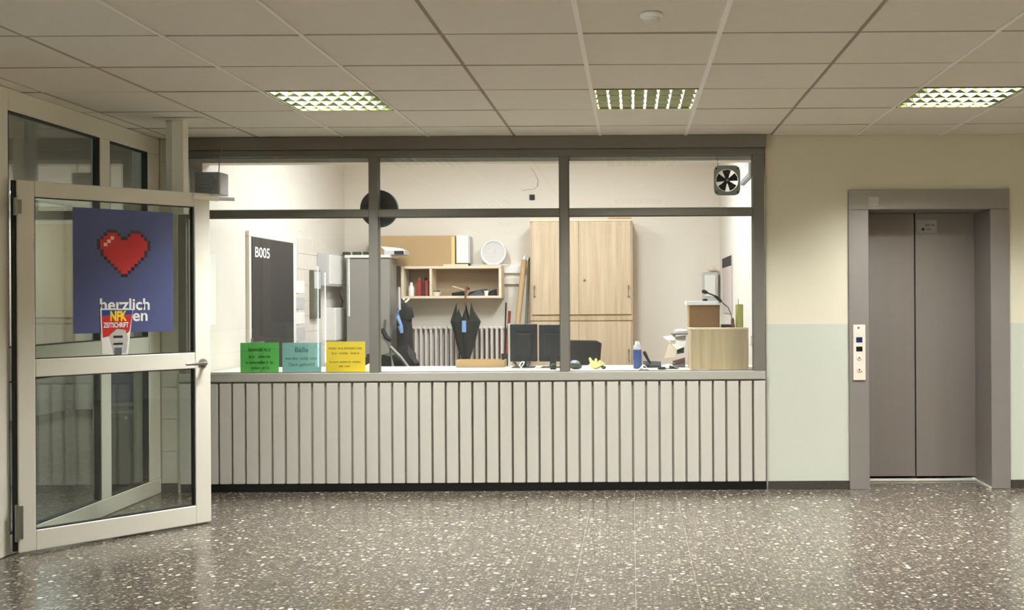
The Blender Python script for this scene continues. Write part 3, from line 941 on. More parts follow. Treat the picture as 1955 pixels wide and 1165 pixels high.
prism(bm, [(lx1 - 0.10, lz + 0.105), (lx1 + 0.10, lz + 0.085), (lx1 + 0.16, lz + 0.0585), (lx1 - 0.05, lz + 0.0585)], 10.99, 11.18)
O('paper_pile', bm, 'paper', bk)

# wall shelf
sx0, sx1 = P(765, 540, 11.3).x, P(957, 540, 11.3).x
sz0, sz1 = P(860, 570, 11.3).z, P(860, 508, 11.3).z
sh = thing('wall_shelf', ((sx0 + sx1) / 2, OYB, sz0), 'pale wooden two-bay wall shelf above the radiator', 'shelf')
SY0 = 11.31
O('shelf_bottom', bbox(sx0, sx1, SY0, OYB - 0.001, sz0, sz0 + 0.028, 0.002), 'oakh', sh)
O('shelf_top', bbox(sx0, sx1, SY0, OYB - 0.001, sz1 - 0.028, sz1, 0.002), 'oakh', sh)
dvx = P(822, 540, SY0).x
for x in (sx0, dvx - 0.013, sx1 - 0.03):
    O('upright', bbox(x, x + (0.03 if x != dvx - 0.013 else 0.026), SY0 + 0.001, OYB - 0.001, sz0 + 0.0285, sz1 - 0.0285, 0.002), 'oakh', sh)
O('shelf_back', box(B(), sx0 + 0.03, sx1 - 0.03, OYB - 0.012, OYB - 0.002, sz0 + 0.0285, sz1 - 0.0285), 'shelfback', sh)
sb = sz0 + 0.0285
def shelf_item(name, px0, px1, h, m, label, cat, round_=False, y=11.40):
    x0, x1 = P(px0, 560, y).x, P(px1, 560, y).x
    cx = (x0 + x1) / 2
    r = (x1 - x0) / 2
    if round_:
        bm = lathe(B(), [(r * 0.92, 0), (r, 0.006), (r, h * 0.62), (r * 0.55, h * 0.78), (r * 0.5, h * 0.8), (r * 0.5, h)], (cx, y, sb), 16)
        return top(name, bm, m, (cx, y, sb), label, cat, smooth=True)
    return top(name, bbox(x0, x1, y - 0.07, y + 0.07, sb, sb + h, 0.003), m, (cx, y, sb), label, cat)
shelf_item('spray_bottle', 780, 791, 0.15, 'whiteplain', 'white bottle in the left shelf bay', 'bottle', True)
shelf_item('jar', 794, 808, 0.20, 'redcloth', 'dull red jar in the left shelf bay', 'jar', True)
shelf_item('binder', 809, 813, 0.20, 'darkred', 'maroon binder left in the left shelf bay', 'binder')
shelf_item('binder', 814, 819, 0.17, 'redcloth', 'red binder beside the shelf divider', 'binder')
q = P(833, 560, 11.4)
pt = thing('paper_bowl', (q.x, 11.4, sb), 'small white bowl with green content in the right shelf bay', 'bowl')
O('bowl', lathe(B(), [(0.03, 0), (0.055, 0.045), (0.05, 0.045), (0.026, 0.006)], (q.x, 11.4, sb), 20), 'whiteplain', pt, smooth=True)
O('content', blob(B(), (q.x, 11.4, sb + 0.042), (0.04, 0.04, 0.022), 3), 'dkgreen', pt)
def wing(px0, px1, py0, py1, m, y=11.38):
    a, b = P(px0, py1, y), P(px1, py0, y)
    return a, b
a = P(864, 562, 11.38)
top('folding_umbrella', hull(B(), [(P(862, 556, 11.36).x, 11.36, sb + 0.03), (P(862, 560, 11.36).x, 11.40, sb), (P(884, 550, 11.36).x, 11.36, sb + 0.055), (P(889, 562, 11.36).x, 11.36, sb + 0.001), (P(889, 562, 11.36).x, 11.42, sb + 0.03), (P(864, 562, 11.36).x, 11.42, sb + 0.02)]), 'black', (a.x, 11.38, sb), 'short black folded umbrella lying left on the shelf', 'umbrella')
top('black_pouch', hull(B(), [(P(893, 562, 11.37).x, 11.35, sb), (P(893, 562, 11.37).x, 11.45, sb), (P(928, 562, 11.37).x, 11.35, sb), (P(926, 562, 11.37).x, 11.45, sb), (P(896, 556, 11.37).x, 11.38, sb + 0.04), (P(930, 547, 11.37).x, 11.40, sb + 0.075), (P(915, 550, 11.37).x, 11.38, sb + 0.065)]), 'dark', (P(910, 562, 11.4).x, 11.4, sb), 'black wedge-shaped pouch in the right shelf bay', 'pouch')
top('black_pouch', hull(B(), [(P(929, 562, 11.45).x, 11.46, sb), (P(947, 562, 11.45).x, 11.46, sb), (P(947, 549, 11.45).x, 11.5, sb + 0.075), (P(934, 552, 11.45).x, 11.5, sb + 0.05), (P(930, 562, 11.45).x, 11.55, sb), (P(947, 562, 11.45).x, 11.55, sb)]), 'black', (P(938, 562, 11.45).x, 11.5, sb), 'black pouch in the right corner of the shelf', 'pouch')
q = P(929, 562, 11.37)
top('cup', lathe(B(), [(0.018, 0), (0.026, 0.055), (0.022, 0.055), (0.015, 0.006)], (q.x, 11.345, sb), 18), 'whiteplain', (q.x, 11.345, sb), 'small white cup at the right front of the shelf', 'cup', smooth=True)
p1_, p2_ = P(863, 546, 11.33), P(888, 552, 11.33)
top('wooden_spoon', tube(B(), [(p1_.x, 11.36, sb + 0.10), (p2_.x - 0.01, 11.35, sb + 0.062), (p2_.x + 0.012, 11.35, sb + 0.056)], [0.012, 0.009, 0.012], 8), 'oak', (p2_.x, 11.35, sb), 'pale wooden stick resting on the folded umbrella', 'stick', smooth=True)

# on the shelf top
st_ = sz1 + 0.0005
cb = thing('cardboard_box', (P(790, 500, 11.35).x, 11.45, st_), 'long brown cardboard box on the shelf top', 'box')
b0, b1 = P(697, 450, 11.33).x, P(868, 450, 11.33).x
bzt = P(800, 450, 11.33).z
O('carton', bbox(max(b0, lx1 - 0.28), b1, 11.325, 11.57, st_, bzt, 0.004), 'card', cb)
O('tape', bbox(b1 - 0.035, b1 + 0.001, 11.322, 11.3245, st_ + 0.01, bzt - 0.01, 0.0005), 'cardl', cb)
w0, w1, wz = P(872, 450, 11.4).x, P(897, 450, 11.4).x, P(885, 450, 11.4).z
wbx = thing('white_carton', ((w0 + w1) / 2, 11.45, st_), 'upright white carton beside the cardboard box', 'carton')
O('carton', bbox(w0, w1 - 0.012, 11.36, 11.55, st_ + 0.032, wz, 0.003), 'whiteplain', wbx)
O('side_flap', bbox(w1 - 0.0115, w1 + 0.004, 11.37, 11.55, st_ + 0.032, wz - 0.01, 0.002), 'greyboxl', wbx)
O('base', bbox(w0, w1 - 0.02, 11.355, 11.56, st_, st_ + 0.0315, 0.003), 'dkgreen', wbx)
q = P(942, 484, 11.45)
CR = 25.5 * 11.45 / F
cl = thing('table_clock', (q.x, 11.45, q.z - CR), 'round white clock standing on the shelf top', 'clock')
cc2 = Vector((q.x, 11.45, st_ + CR))
O('clock_rim', lathe(B(), [(CR, 0.03), (CR, -0.01), (CR * 0.94, -0.022), (CR * 0.83, -0.016), (CR * 0.80, -0.004)], cc2, 40, 'Y'), 'whiteplain', cl, smooth=True)
fc = O('clock_face', lathe(B(), [(CR * 0.80, -0.003), (CR * 0.80, -0.0055)], cc2, 40, 'Y'), 'clockface', cl)
bm = B()
for ang, ln in ((1.1, 0.055), (2.9, 0.075)):
    tube(bm, [(cc2.x, 11.442, cc2.z), (cc2.x + ln * math.cos(ang), 11.442, cc2.z + ln * math.sin(ang))], 0.003, 6)
O('hands', bm, 'paper', fc)
a, b = P(915, 503, 11.3), P(1000, 497, 11.3)
top('plank', bbox(P(900, 505, 11.3).x, P(972, 505, 11.3).x, 11.32, 11.36, st_, st_ + 0.016, 0.002), 'greyboxl', (P(936, 505, 11.3).x, 11.34, st_), 'thin pale strip lying in front of the white clock', 'strip')
top('wooden_lath', bbox(P(846, 503, 11.3).x, P(893, 503, 11.3).x, 11.315, 11.345, st_, st_ + 0.02, 0.002), 'oakh', (P(870, 505, 11.3).x, 11.33, st_), 'short pale wooden lath in front of the white carton', 'lath')

# cable ducts on the back wall
for i, (p0, y0, p1, y1) in enumerate(((960, 506, 1004, 522), (957, 531, 1000, 543))):
    a, b = P(p0, y1, OYB), P(p1, y0, OYB)
    top('cable_duct', bbox(a.x, b.x, OYB - 0.045, OYB - 0.0005, a.z, b.z, 0.003), 'whiteplain', (a.x, OYB, a.z), ('upper white cable duct between shelf and cupboard', 'lower white cable duct between shelf and cupboard')[i], 'cable duct', 'cable ducts')

# radiator
RY = 11.47
rx0, rx1 = P(781, 650, RY).x, P(964, 650, RY).x
rz1 = P(870, 622, RY).z
rd = thing('radiator', ((rx0 + rx1) / 2, RY, 0), 'cream column radiator below the wall shelf', 'radiator')
nsec = 19
rp = (rx1 - rx0) / nsec
rdat = None
for k in range(nsec):
    if rdat is None:
        bm = B()
        for yy in (-0.05, 0.05):
            tube(bm, [(0, yy, 0.14), (0, yy, rz1 - 0.035)], 0.0155, 8)
        box(bm, -0.016, 0.016, -0.068, 0.068, rz1 - 0.036, rz1 - 0.004)
        box(bm, -0.016, 0.016, -0.068, 0.068, 0.10, 0.14)
        me = bpy.data.meshes.new('radiator_section')
        bmesh.ops.recalc_face_normals(bm, faces=list(bm.faces))
        bm.to_mesh(me); bm.free(); me.materials.append(M['radiator'])
        rdat = me
    o = O('radiator_section', None, None, rd, data=rdat)
    o.location = (rx0 + (k + 0.5) * rp - rd.location.x, 0, 0)
O('gap_shade', bbox(rx0 - 0.01, rx1 + 0.01, OYB - 0.025, OYB - 0.002, 0.1, rz1 - 0.01, 0.002), 'charcoal', rd)  # dark panel added behind the columns as shade in their gaps
O('header_pipe', tube(B(), [(rx0 - 0.02, RY, rz1 - 0.022), (rx1 + 0.02, RY, rz1 - 0.022)], 0.0155, 8), 'radiator', rd)
O('header_pipe', tube(B(), [(rx0 - 0.02, RY, 0.12), (rx1 + 0.02, RY, 0.12)], 0.0155, 8), 'radiator', rd)
O('foot', bbox(rx0 + 0.1, rx0 + 0.13, RY - 0.04, RY + 0.04, 0.001, 0.1, 0.003), 'radiator', rd)
O('foot', bbox(rx1 - 0.13, rx1 - 0.1, RY - 0.04, RY + 0.04, 0.001, 0.1, 0.003), 'radiator', rd)

# hanging umbrella
UY = 11.22
uc = P(889, 640, UY).x
um = thing('umbrella', (uc, UY, P(889, 695, UY).z), 'black umbrella hanging by its brown handle from the shelf', 'umbrella')
def uz(py): return P(889, py, UY).z
bm = B()
nseg = 16
prof = [(690, 0.035), (660, 0.095), (635, 0.13), (614, 0.165)]
rings = []
for py, r in prof:
    ring = []
    for k in range(nseg):
        t = 2 * math.pi * k / nseg
        rr_ = r * (1.0 if k % 2 == 0 else 0.72)
        ring.append(bm.verts.new((uc + rr_ * math.cos(t), UY + 0.5 * rr_ * math.sin(t), uz(py))))
    rings.append(ring)
# jagged upper hem: rib tips stand up
ring = []
for k in range(nseg):
    t = 2 * math.pi * k / nseg
    tip = k % 2 == 0
    r = 0.095 if tip else 0.10
    hgt = 586 + 10 * math.sin(3 * t + 1) if tip else 612
    ring.append(bm.verts.new((uc + r * math.cos(t), UY + 0.5 * r * math.sin(t), uz(hgt))))
rings.append(ring)
for A, C in zip(rings, rings[1:]):
    for k in range(nseg):
        bm.faces.new((A[k], A[(k + 1) % nseg], C[(k + 1) % nseg], C[k]))
bm.faces.new(rings[0])
O('canopy', bm, 'umbrella', um)
O('shaft', tube(B(), [(uc, UY, uz(694)), (uc, UY, uz(582))], 0.006, 8), 'dark', um)
O('handle', tube(B(), [(uc, UY, uz(583)), (uc, UY, uz(560)), (uc + 0.004, UY + 0.03, uz(551)), (uc + 0.01, UY + 0.085, uz(549.5)), (uc + 0.02, UY + 0.115, uz(552))], [0.011, 0.011, 0.014, 0.014, 0.012], 10), 'brown', um, smooth=True)
O('strap_label', bbox(uc - 0.022, uc + 0.022, UY - 0.104, UY - 0.100, uz(634), uz(612), 0.001), 'lightblue', um)

# dark things hung beside the locker
jx = P(772, 640, 11.05).x
jk = thing('hanging_jacket', (jx, 11.05, P(772, 700, 11.05).z), 'black jacket hanging between locker and radiator', 'jacket')
def jp(px, py, y=11.05): return P(px, py, y)
O('jacket_body', hull(B(), [jp(757, 606), jp(786, 607), jp(786, 607, 11.15), jp(778, 625, 10.97), jp(792, 700, 11.0), jp(792, 700, 11.15), jp(757, 700, 11.0), jp(757, 700, 11.15), jp(757, 606, 11.15), jp(770, 580)]), 'charcoal', jk)
O('hood', blob(B(), jp(774, 594, 11.0), (0.075, 0.06, 0.085), 7, 0.3), 'umbrella', jk, smooth=True)
O('hook', tube(B(), [jp(771, 571), jp(771, 580, 11.2), (jp(771, 571).x, 11.3, jp(771, 571).z)], 0.012, 8), 'whiteplain', jk)
br = thing('hand_brush', (P(763, 620, 10.92).x, 10.92, P(763, 640, 10.92).z), 'light blue hand brush hanging in front of the black jacket', 'brush')
O('brush_handle', tube(B(), [P(762, 548, 10.92), P(763, 592, 10.92)], [0.012, 0.014], 8), 'greyboxl', br)
O('brush_neck', tube(B(), [P(760, 592, 10.92), P(760, 607, 10.92), P(766, 622, 10.92)], [0.02, 0.02, 0.016], 8), 'lightblue', br)
O('brush_head', tube(B(), [P(764, 622, 10.92), P(767, 636, 10.92)], [0.028, 0.018], 8), 'lightblue', br)

# folded trolley and sack at the left end behind the worktop
ty = 9.6
tr_ = thing('folded_trolley', (P(752, 690, ty).x, ty, 0), 'folded grey and black hand trolley behind the worktop', 'trolley')
O('trolley_frame', tube(B(), [P(745, 662, ty), P(765, 682, ty), P(780, 702, ty), (P(800, 780, ty).x, ty, 0.085)], 0.014, 8), 'steelgrey', tr_)
O('trolley_frame', tube(B(), [P(728, 640, ty), P(742, 655, ty), P(750, 700, ty), (P(742, 790, ty).x, ty, 0.085)], 0.014, 8), 'steelgrey', tr_)
O('grip', tube(B(), [P(729, 628, ty), P(738, 645, ty), P(747, 650, ty)], [0.02, 0.026, 0.02], 8), 'black', tr_)
O('wheel', lathe(B(), [(0.03, -0.018), (0.075, -0.016), (0.08, 0), (0.075, 0.016), (0.03, 0.018)], (P(742, 790, ty).x, ty, 0.081), 20, 'Y'), 'black', tr_, smooth=True)
O('wheel', lathe(B(), [(0.03, -0.018), (0.075, -0.016), (0.08, 0), (0.075, 0.016), (0.03, 0.018)], (P(800, 790, ty).x, ty, 0.081), 20, 'Y'), 'black', tr_, smooth=True)
O('cloth_bag', blob(B(), P(742, 690, ty + 0.14), (0.09, 0.08, 0.10), 11, 0.35), 'dkgreen', tr_, smooth=True)
O('dark_cover', blob(B(), P(776, 692, ty + 0.2), (0.12, 0.1, 0.16), 12, 0.25), 'charcoal', tr_, smooth=True)

# rolled tubes and stick beside the cupboard
for i, (xa, ya, xb, yb_, r, m, lab) in enumerate(((1001, 497, 988, 612, 0.03, 'card', 'brown cardboard tube leaning left against the cupboard'), (1010, 500, 1004, 612, 0.016, 'oliveg', 'slim olive tube leaning closest to the cupboard side'))):
    yy = 11.12
    pa, pb = P(xa, ya, 11.4), P(xb, yb_, 11.2)
    d = (pb - pa) / (pa.z - pb.z)
    pc = pa + d * (pa.z - 0.002 - r * 0)
    bm = tube(B(), [(pa.x, yy + 0.28, pa.z), (pc.x, yy - 0.15, 0.02)], r, 12)
    t = thing('cardboard_tube', (pc.x, yy - 0.15, 0), lab, 'tube', 'tubes leaning by the cupboard')
    O('tube_wall', bm, m, t, smooth=True)
    O('end_cap', tube(B(), [(pa.x, yy + 0.281, pa.z + 0.001), (pa.x + 0.004, yy + 0.30, pa.z + 0.05)], [r * 0.8, r * 0.35], 10), 'whiteplain' if i == 0 else 'dark', t)

# cupboard
CYF = 11.18
kx0, kx1 = P(1012, 520, CYF).x, P(1208, 520, CYF).x
kz = P(1110, 419, CYF).z
kmid = P(1105, 520, CYF).x
ksplit0, ksplit1 = P(1110, 612, CYF).z, P(1110, 604, CYF).z
cu_ = thing('wooden_cupboard', ((kx0 + kx1) / 2, 11.4, 0), 'tall light oak cupboard with two pairs of doors', 'cupboard')
O('body', bbox(kx0, kx1, CYF + 0.02, OYB - 0.002, 0.001, kz, 0.003), 'oak', cu_)
O('top_panel', bbox(kx0 - 0.003, kx1 + 0.003, CYF - 0.002, CYF + 0.019, kz - 0.02, kz, 0.002), 'oakh', cu_)
O('divider_rail', bbox(kx0 + 0.002, kx1 - 0.002, CYF + 0.004, CYF + 0.019, ksplit0, ksplit1, 0.001), 'oakd', cu_)
for (z0, z1, hz) in ((ksplit1 + 0.02, kz - 0.022, None), (0.06, ksplit0 - 0.012, None)):
    for i, (a, b) in enumerate(((kx0 + 0.018, kmid - 0.0015), (kmid + 0.0015, kx1 - 0.018))):
        d = O('door', bbox(a, b, CYF, CYF + 0.018, z0, z1, 0.0015), 'oak', cu_)
        hx = a + 0.03 if i == 0 else b - 0.03
        hzc = (P(1110, 556, CYF).z if z0 > 1 else P(1110, 678, CYF).z)
        O('handle', tube(B(), [(hx, CYF - 0.003, hzc + 0.06), (hx, CYF - 0.028, hzc + 0.05), (hx, CYF - 0.03, hzc - 0.05), (hx, CYF - 0.003, hzc - 0.06)], 0.007, 8), 'chrome', d)
q = P(1116, 535, CYF)
O('lock', lathe(B(), [(0.014, 0), (0.014, -0.006), (0.010, -0.008)], (q.x, CYF, q.z), 14, 'Y'), 'chrome', cu_)
a, b = P(1162, 393, 11.3), P(1217, 393, 11.3)
top('wooden_strip', bbox(a.x, kx1 - 0.01, 11.25, 11.29, kz + 0.0005, kz + 0.026, 0.003), 'card', ((a.x + kx1) / 2, 11.27, kz), 'brown wooden strip lying on the cupboard top', 'strip')

# wall cable and socket high on the back wall
q = P(1016, 377, OYB)
top('wall_socket', bbox(q.x - 0.028, q.x + 0.028, OYB - 0.02, OYB - 0.0005, q.z - 0.03, q.z + 0.03, 0.004), 'black', (q.x, OYB, q.z - 0.03), 'small black socket high on the back wall', 'socket')
pts = [P(px, py, OYB - 0.006) for px, py in ((1013, 320), (1022, 332), (1027, 345), (1026, 356), (1018, 362), (1006, 362), (999, 364), (995, 361))]
top('loose_cable', tube(B(), pts, 0.004, 6), 'paper2', pts[-1], 'thin white cable curling on the back wall above the socket', 'cable', smooth=True)

# desk items -----------------------------------------------------------------
def on_top(px, y): return P(px, 690, y).x
# wooden tray
a, b = on_top(874, 8.30), on_top(965, 8.30)
zt_ = P(920, 685, 8.25).z
wtz = thing('wooden_tray', ((a + b) / 2, 8.3, WT), 'shallow pale wooden tray on the worktop by the monitors', 'tray')
O('tray_floor', box(B(), a + 0.01, b - 0.01, 8.235, 8.375, WT + 0.0005, WT + 0.008), 'oakh', wtz)
hgt = 0.058
for (x0, x1, y0, y1) in ((a, b, 8.225, 8.234), (a, b, 8.376, 8.385), (a, a + 0.009, 8.2345, 8.3755), (b - 0.009, b, 8.2345, 8.3755)):
    O('tray_side', bbox(x0, x1, y0, y1, WT + 0.0005, WT + hgt, 0.001), 'card', wtz)
# monitors
def monitor(px0, px1, py, y, ang, label):
    x0, x1 = P(px0, 660, y).x, P(px1, 660, y).x
    z1 = P((px0 + px1) / 2, py, y).z
    t = thing('monitor', ((x0 + x1) / 2, y, WT), label, 'monitor', 'computer monitors on the worktop', rz=ang, local=True)
    w = (x1 - x0) / 2 / math.cos(ang)
    h = z1 - WT
    O('back_shell', bbox(-w, w, -0.012, 0.016, 0.045, h, 0.006, 2), 'navy', t)
    O('bulge', bbox(-w * 0.6, w * 0.6, -0.035, -0.0125, 0.09, h - 0.07, 0.01, 2), 'dark', t)
    O('screen', box(B(), -w + 0.01, w - 0.01, 0.0162, 0.0175, 0.06, h - 0.012), 'screen', t)
    O('stand', bbox(-0.025, 0.025, -0.03, -0.0125, 0.006, 0.1, 0.003), 'dark', t)
    O('foot', bbox(-0.09, 0.09, -0.09, 0.08, 0.0005, 0.0055, 0.002), 'dark', t)
    return t
monitor(974, 1026, 619, 8.24, 0.0, 'dark monitor back standing next to the wooden tray')
monitor(1029, 1083, 620, 8.22, 0.0, 'dark monitor back half hidden by the right mullion')
# acrylic divider, cup with pens
a = P(970, 618, 8.36)
top('acrylic_divider', bbox(P(972, 650, 8.36).x, P(977, 650, 8.36).x, 8.285, 8.335, WT + 0.0005, a.z, 0.001), 'whiteplain', (a.x, 8.31, WT), 'narrow upright white divider left of the monitors', 'divider')
pc_ = thing('pen_cup', (on_top(967, 8.39), 8.39, WT), 'dark mesh cup holding a long black stick and a red one', 'pen cup')
q = Vector((on_top(966.5, 8.39), 8.39, WT))
O('cup', lathe(B(), [(0.026, 0.0005), (0.03, 0.10), (0.027, 0.10), (0.024, 0.006)], (q.x - 0.012, 8.395, WT), 18), 'dark', pc_, smooth=True)
O('long_stick', tube(B(), [(q.x - 0.016, 8.395, WT + 0.008), P(966, 578, 8.395)], 0.0065, 8), 'dark', pc_)
O('red_marker', tube(B(), [(q.x, 8.4, WT + 0.008), P(973, 594, 8.4)], 0.012, 8), 'redcloth', pc_)
# small clutter in front of the monitors
rnd2 = random.Random(8)
for i, (px, py, m, lab) in enumerate(((985, 694, 'dark', 'tangle of dark cable left in front of the monitors'), (997, 694, 'whiteplain', 'curled white cable in front of the monitors'), (1009, 694, 'dark', 'coil of black cable right in front of the monitors'))):
    bm = B()
    x = on_top(px, 8.1)
    pts = []
    for k in range(22):
        t = k * 0.62
        pts.append((x + 0.015 * math.cos(t) + rnd2.uniform(-0.003, 0.003), 8.08 + 0.03 * math.sin(t), WT + 0.006 + 0.045 * abs(math.sin(t * 0.5 + i))))
    tube(bm, pts, 0.0045, 6)
    top('cable_coil', bm, m, (x, 8.08, WT), lab, 'cable', 'cables on the worktop', smooth=True)
x = on_top(1056, 7.95)
top('crumpled_wrapper', blob(B(), (x, 7.95, WT + 0.022), (0.03, 0.025, 0.02), 21, 0.4), 'dkgreen', (x, 7.95, WT), 'green crumpled wrapper by the right mullion', 'wrapper')
def paper(px0, px1, y0, y1, m, lab, curl=0.0, skew=0.0):
    a, b = on_top(px0, y0), on_top(px1, y0)
    bm = B()
    N = 6
    up = []
    for j in range(2):
        for k in range(N + 1):
            t = k / N
            up.append(bm.verts.new((a + (b - a) * t + skew * j, (y0, y1)[j], WT + 0.0006 + curl * math.sin(math.pi * t) ** 2)))
    dn = [bm.verts.new(v.co + Vector((0, 0, 0.0009))) for v in up]
    n = N + 1
    for k in range(N):
        bm.faces.new((up[k], up[k + 1], up[n + k + 1], up[n + k])); bm.faces.new((dn[k], dn[n + k], dn[n + k + 1], dn[k + 1]))
        bm.faces.new((up[k], dn[k], dn[k + 1], up[k + 1])); bm.faces.new((up[n + k], up[n + k + 1], dn[n + k + 1], dn[n + k]))
    bm.faces.new((up[0], up[n], dn[n], dn[0])); bm.faces.new((up[N], dn[N], dn[n + N], up[n + N]))
    top('paper_sheet', bm, m, ((a + b) / 2, (y0 + y1) / 2, WT), lab, 'paper', 'loose papers on the worktop')
paper(1172, 1192, 7.85, 7.98, 'paper2', 'grey slip of paper left of the blue bottle')
paper(1255, 1300, 7.90, 8.06, 'paper', 'white curled sheet in front of the paper stack', 0.03)
paper(1318, 1352, 7.70, 7.78, 'paper2', 'long grey slip in front of the oak box', 0.008, 0.03)
paper(1218, 1240, 7.80, 7.92, 'paper', 'white curled sheet in front of the blue bottle', 0.035)
paper(586, 652, 7.69, 7.728, 'dark', 'dark sheet lying under the teal and yellow signs')
# grey mouse, gloves
x = on_top(1098, 7.98)
ms = thing('black_pouch', (x, 7.98, WT), 'grey and black soft pouch beside the yellow gloves', 'pouch')
O('pouch_body', blob(B(), (x, 7.98, WT + 0.028), (0.045, 0.05, 0.026), 31, 0.2), 'dkgreen', ms, smooth=True)
O('pouch_flap', blob(B(), (x - 0.002, 7.97, WT + 0.05), (0.036, 0.04, 0.016), 32, 0.2), 'greybox', ms, smooth=True)
x = on_top(1136, 8.0)
gv = thing('rubber_gloves', (x, 8.0, WT), 'crumpled pale yellow rubber gloves on the worktop', 'gloves')
O('palm', blob(B(), (x, 8.0, WT + 0.028), (0.055, 0.04, 0.025), 41, 0.3), 'glovey', gv, smooth=True)
for k, (dx, dz, r) in enumerate(((-0.04, 0.085, 0.012), (-0.022, 0.06, 0.013), (0.008, 0.078, 0.012), (0.045, 0.06, 0.013), (0.07, 0.03, 0.014))):
    O('glove_finger', tube(B(), [(x + dx * 0.45, 8.0, WT + 0.03), (x + dx * 0.8, 7.985, WT + 0.03 + dz * 0.4), (x + dx, 7.98, WT + dz)], [r * 1.1, r, r * 0.7], 8), 'glovey', gv, smooth=True)
top('crumpled_wrapper', blob(B(), (on_top(1152, 7.98), 7.97, WT + 0.014), (0.02, 0.02, 0.013), 43, 0.3), 'dkgreen', (on_top(1152, 7.98), 7.97, WT), 'small green-brown scrap right of the yellow gloves', 'wrapper')
# bottle
x = on_top(1217, 8.0)
bt = thing('drinking_bottle', (x, 8.0, WT), 'blue drinking bottle with a white cap', 'bottle')
bh = P(1217, 652, 8.0).z - WT
r = 8.2 * 8.0 / F
O('bottle_body', lathe(B(), [(r * 0.9, 0.0005), (r, 0.006), (r, bh * 0.66), (r * 0.97, bh * 0.70)], (x, 8.0, WT), 24), 'bottleblue', bt, smooth=True)
O('shoulder', lathe(B(), [(r * 0.96, bh * 0.70), (r, bh * 0.72), (r * 0.94, bh * 0.82), (r * 0.6, bh * 0.88)], (x, 8.0, WT), 24), 'greyboxl', bt, smooth=True)
O('cap', lathe(B(), [(r * 0.62, bh * 0.88), (r * 0.6, bh * 0.93), (r * 0.45, bh)], (x, 8.0, WT), 20), 'whiteplain', bt, smooth=True)
# desk phone with handset
x0, x1 = on_top(1228, 8.15), on_top(1262, 8.15)
ph = thing('desk_phone', ((x0 + x1) / 2, 8.15, WT), 'flat black desk phone with its handset tipped up', 'phone')
O('phone_body', hull(B(), [(x0, 8.07, WT + 0.0005), (x1, 8.07, WT + 0.0005), (x0, 8.23, WT + 0.0005), (x1, 8.23, WT + 0.0005), (x0, 8.07, WT + 0.022), (x1, 8.07, WT + 0.018), (x0, 8.23, WT + 0.045), (x1, 8.23, WT + 0.04)]), 'black', ph)
O('handset', tube(B(), [(x0 + 0.055, 8.14, WT + 0.032), (x0 + 0.035, 8.14, WT + 0.065), (x0 + 0.012, 8.14, WT + 0.11), (x0 + 0.006, 8.14, WT + 0.125)], [0.008, 0.011, 0.015, 0.01], 8), 'black', ph, smooth=True)
# office chair
chx = P(1112, 670, 9.2)
ch = thing('office_chair', (chx.x, 9.2, 0), 'black office chair seen behind the worktop', 'chair')
c0, c1 = P(1074, 690, 9.2).x, P(1149, 690, 9.2).x
ctop = P(1112, 649, 9.2).z
bm = prism(B(), [(c0, ctop - 0.02), (c0 + 0.02, ctop), (c1 - 0.05, ctop - 0.005), (c1, ctop - 0.03), (c1 - 0.02, ctop - 0.26), (c1 - 0.05, ctop - 0.36), (c0 + 0.05, ctop - 0.36), (c0 + 0.02, ctop - 0.26)], 9.17, 9.22)
bev(bm, 0.008, 2)
O('backrest', bm, 'charcoal', ch)
xm = (c0 + c1) / 2
O('back_bracket', bbox(xm - 0.03, xm + 0.03, 9.225, 9.25, 0.44, ctop - 0.15, 0.004), 'dark', ch)
O('seat', bbox(c0 - 0.03, c1 + 0.03, 9.20, 9.64, 0.44, 0.50, 0.02, 2), 'charcoal', ch)
O('gas_column', tube(B(), [(xm, 9.42, 0.09), (xm, 9.42, 0.438)], 0.025, 12), 'chrome', ch)
for k in range(5):
    a = 2 * math.pi * k / 5 + 0.3
    e = Vector((xm + 0.28 * math.cos(a), 9.42 + 0.28 * math.sin(a), 0.075))
    lg = O('base_arm', tube(B(), [(xm, 9.42, 0.10), e], [0.025, 0.015], 8), 'dark', ch)
    O('caster', lathe(B(), [(0.02, -0.02), (0.03, -0.016), (0.03, 0.016), (0.02, 0.02)], (e.x, e.y, 0.031), 14, 'Y'), 'black', lg)
# oak box on the worktop and things on it
ox0, ox1 = P(1318, 650, 7.80).x, P(1429, 650, 7.80).x
oz = P(1370, 626, 7.80).z
ob = thing('oak_box', ((ox0 + ox1) / 2, 8.0, WT), 'large oak box standing on the right end of the worktop', 'box')
O('box_front', bbox(ox0 + 0.012, ox1 - 0.01, 7.80, 7.816, WT + 0.001, oz - 0.014, 0.0015), 'oakd', ob)
O('box_side', bbox(ox0, ox0 + 0.0115, 7.80, 8.14, WT + 0.0005, oz - 0.0145, 0.0015), 'oak', ob)
O('box_side', bbox(ox1 - 0.0095, ox1, 7.80, 8.14, WT + 0.0005, oz - 0.0145, 0.0015), 'oak', ob)
O('box_top', bbox(ox0 - 0.004, ox1, 7.797, 8.143, oz - 0.014, oz, 0.0015), 'oakh', ob)
O('box_back', box(B(), ox0 + 0.012, ox1 - 0.01, 8.13, 8.14, WT + 0.001, oz - 0.0145), 'oakd', ob)
bz_ = oz + 0.0005
q0, q1 = P(1314, 600, 7.95).x, P(1374, 600, 7.95).x
lzt = P(1345, 575, 7.95).z
bb_ = thing('brown_box', ((q0 + q1) / 2, 8.0, bz_), 'small brown box with a white lid on the oak box', 'box')
O('carton', bbox(q0 + 0.01, q1, 7.95, 8.10, bz_, lzt - 0.032, 0.002), 'brownbox', bb_)
O('carton_edge', bbox(q0, q0 + 0.0095, 7.95, 8.10, bz_, lzt - 0.032, 0.001), 'card', bb_)
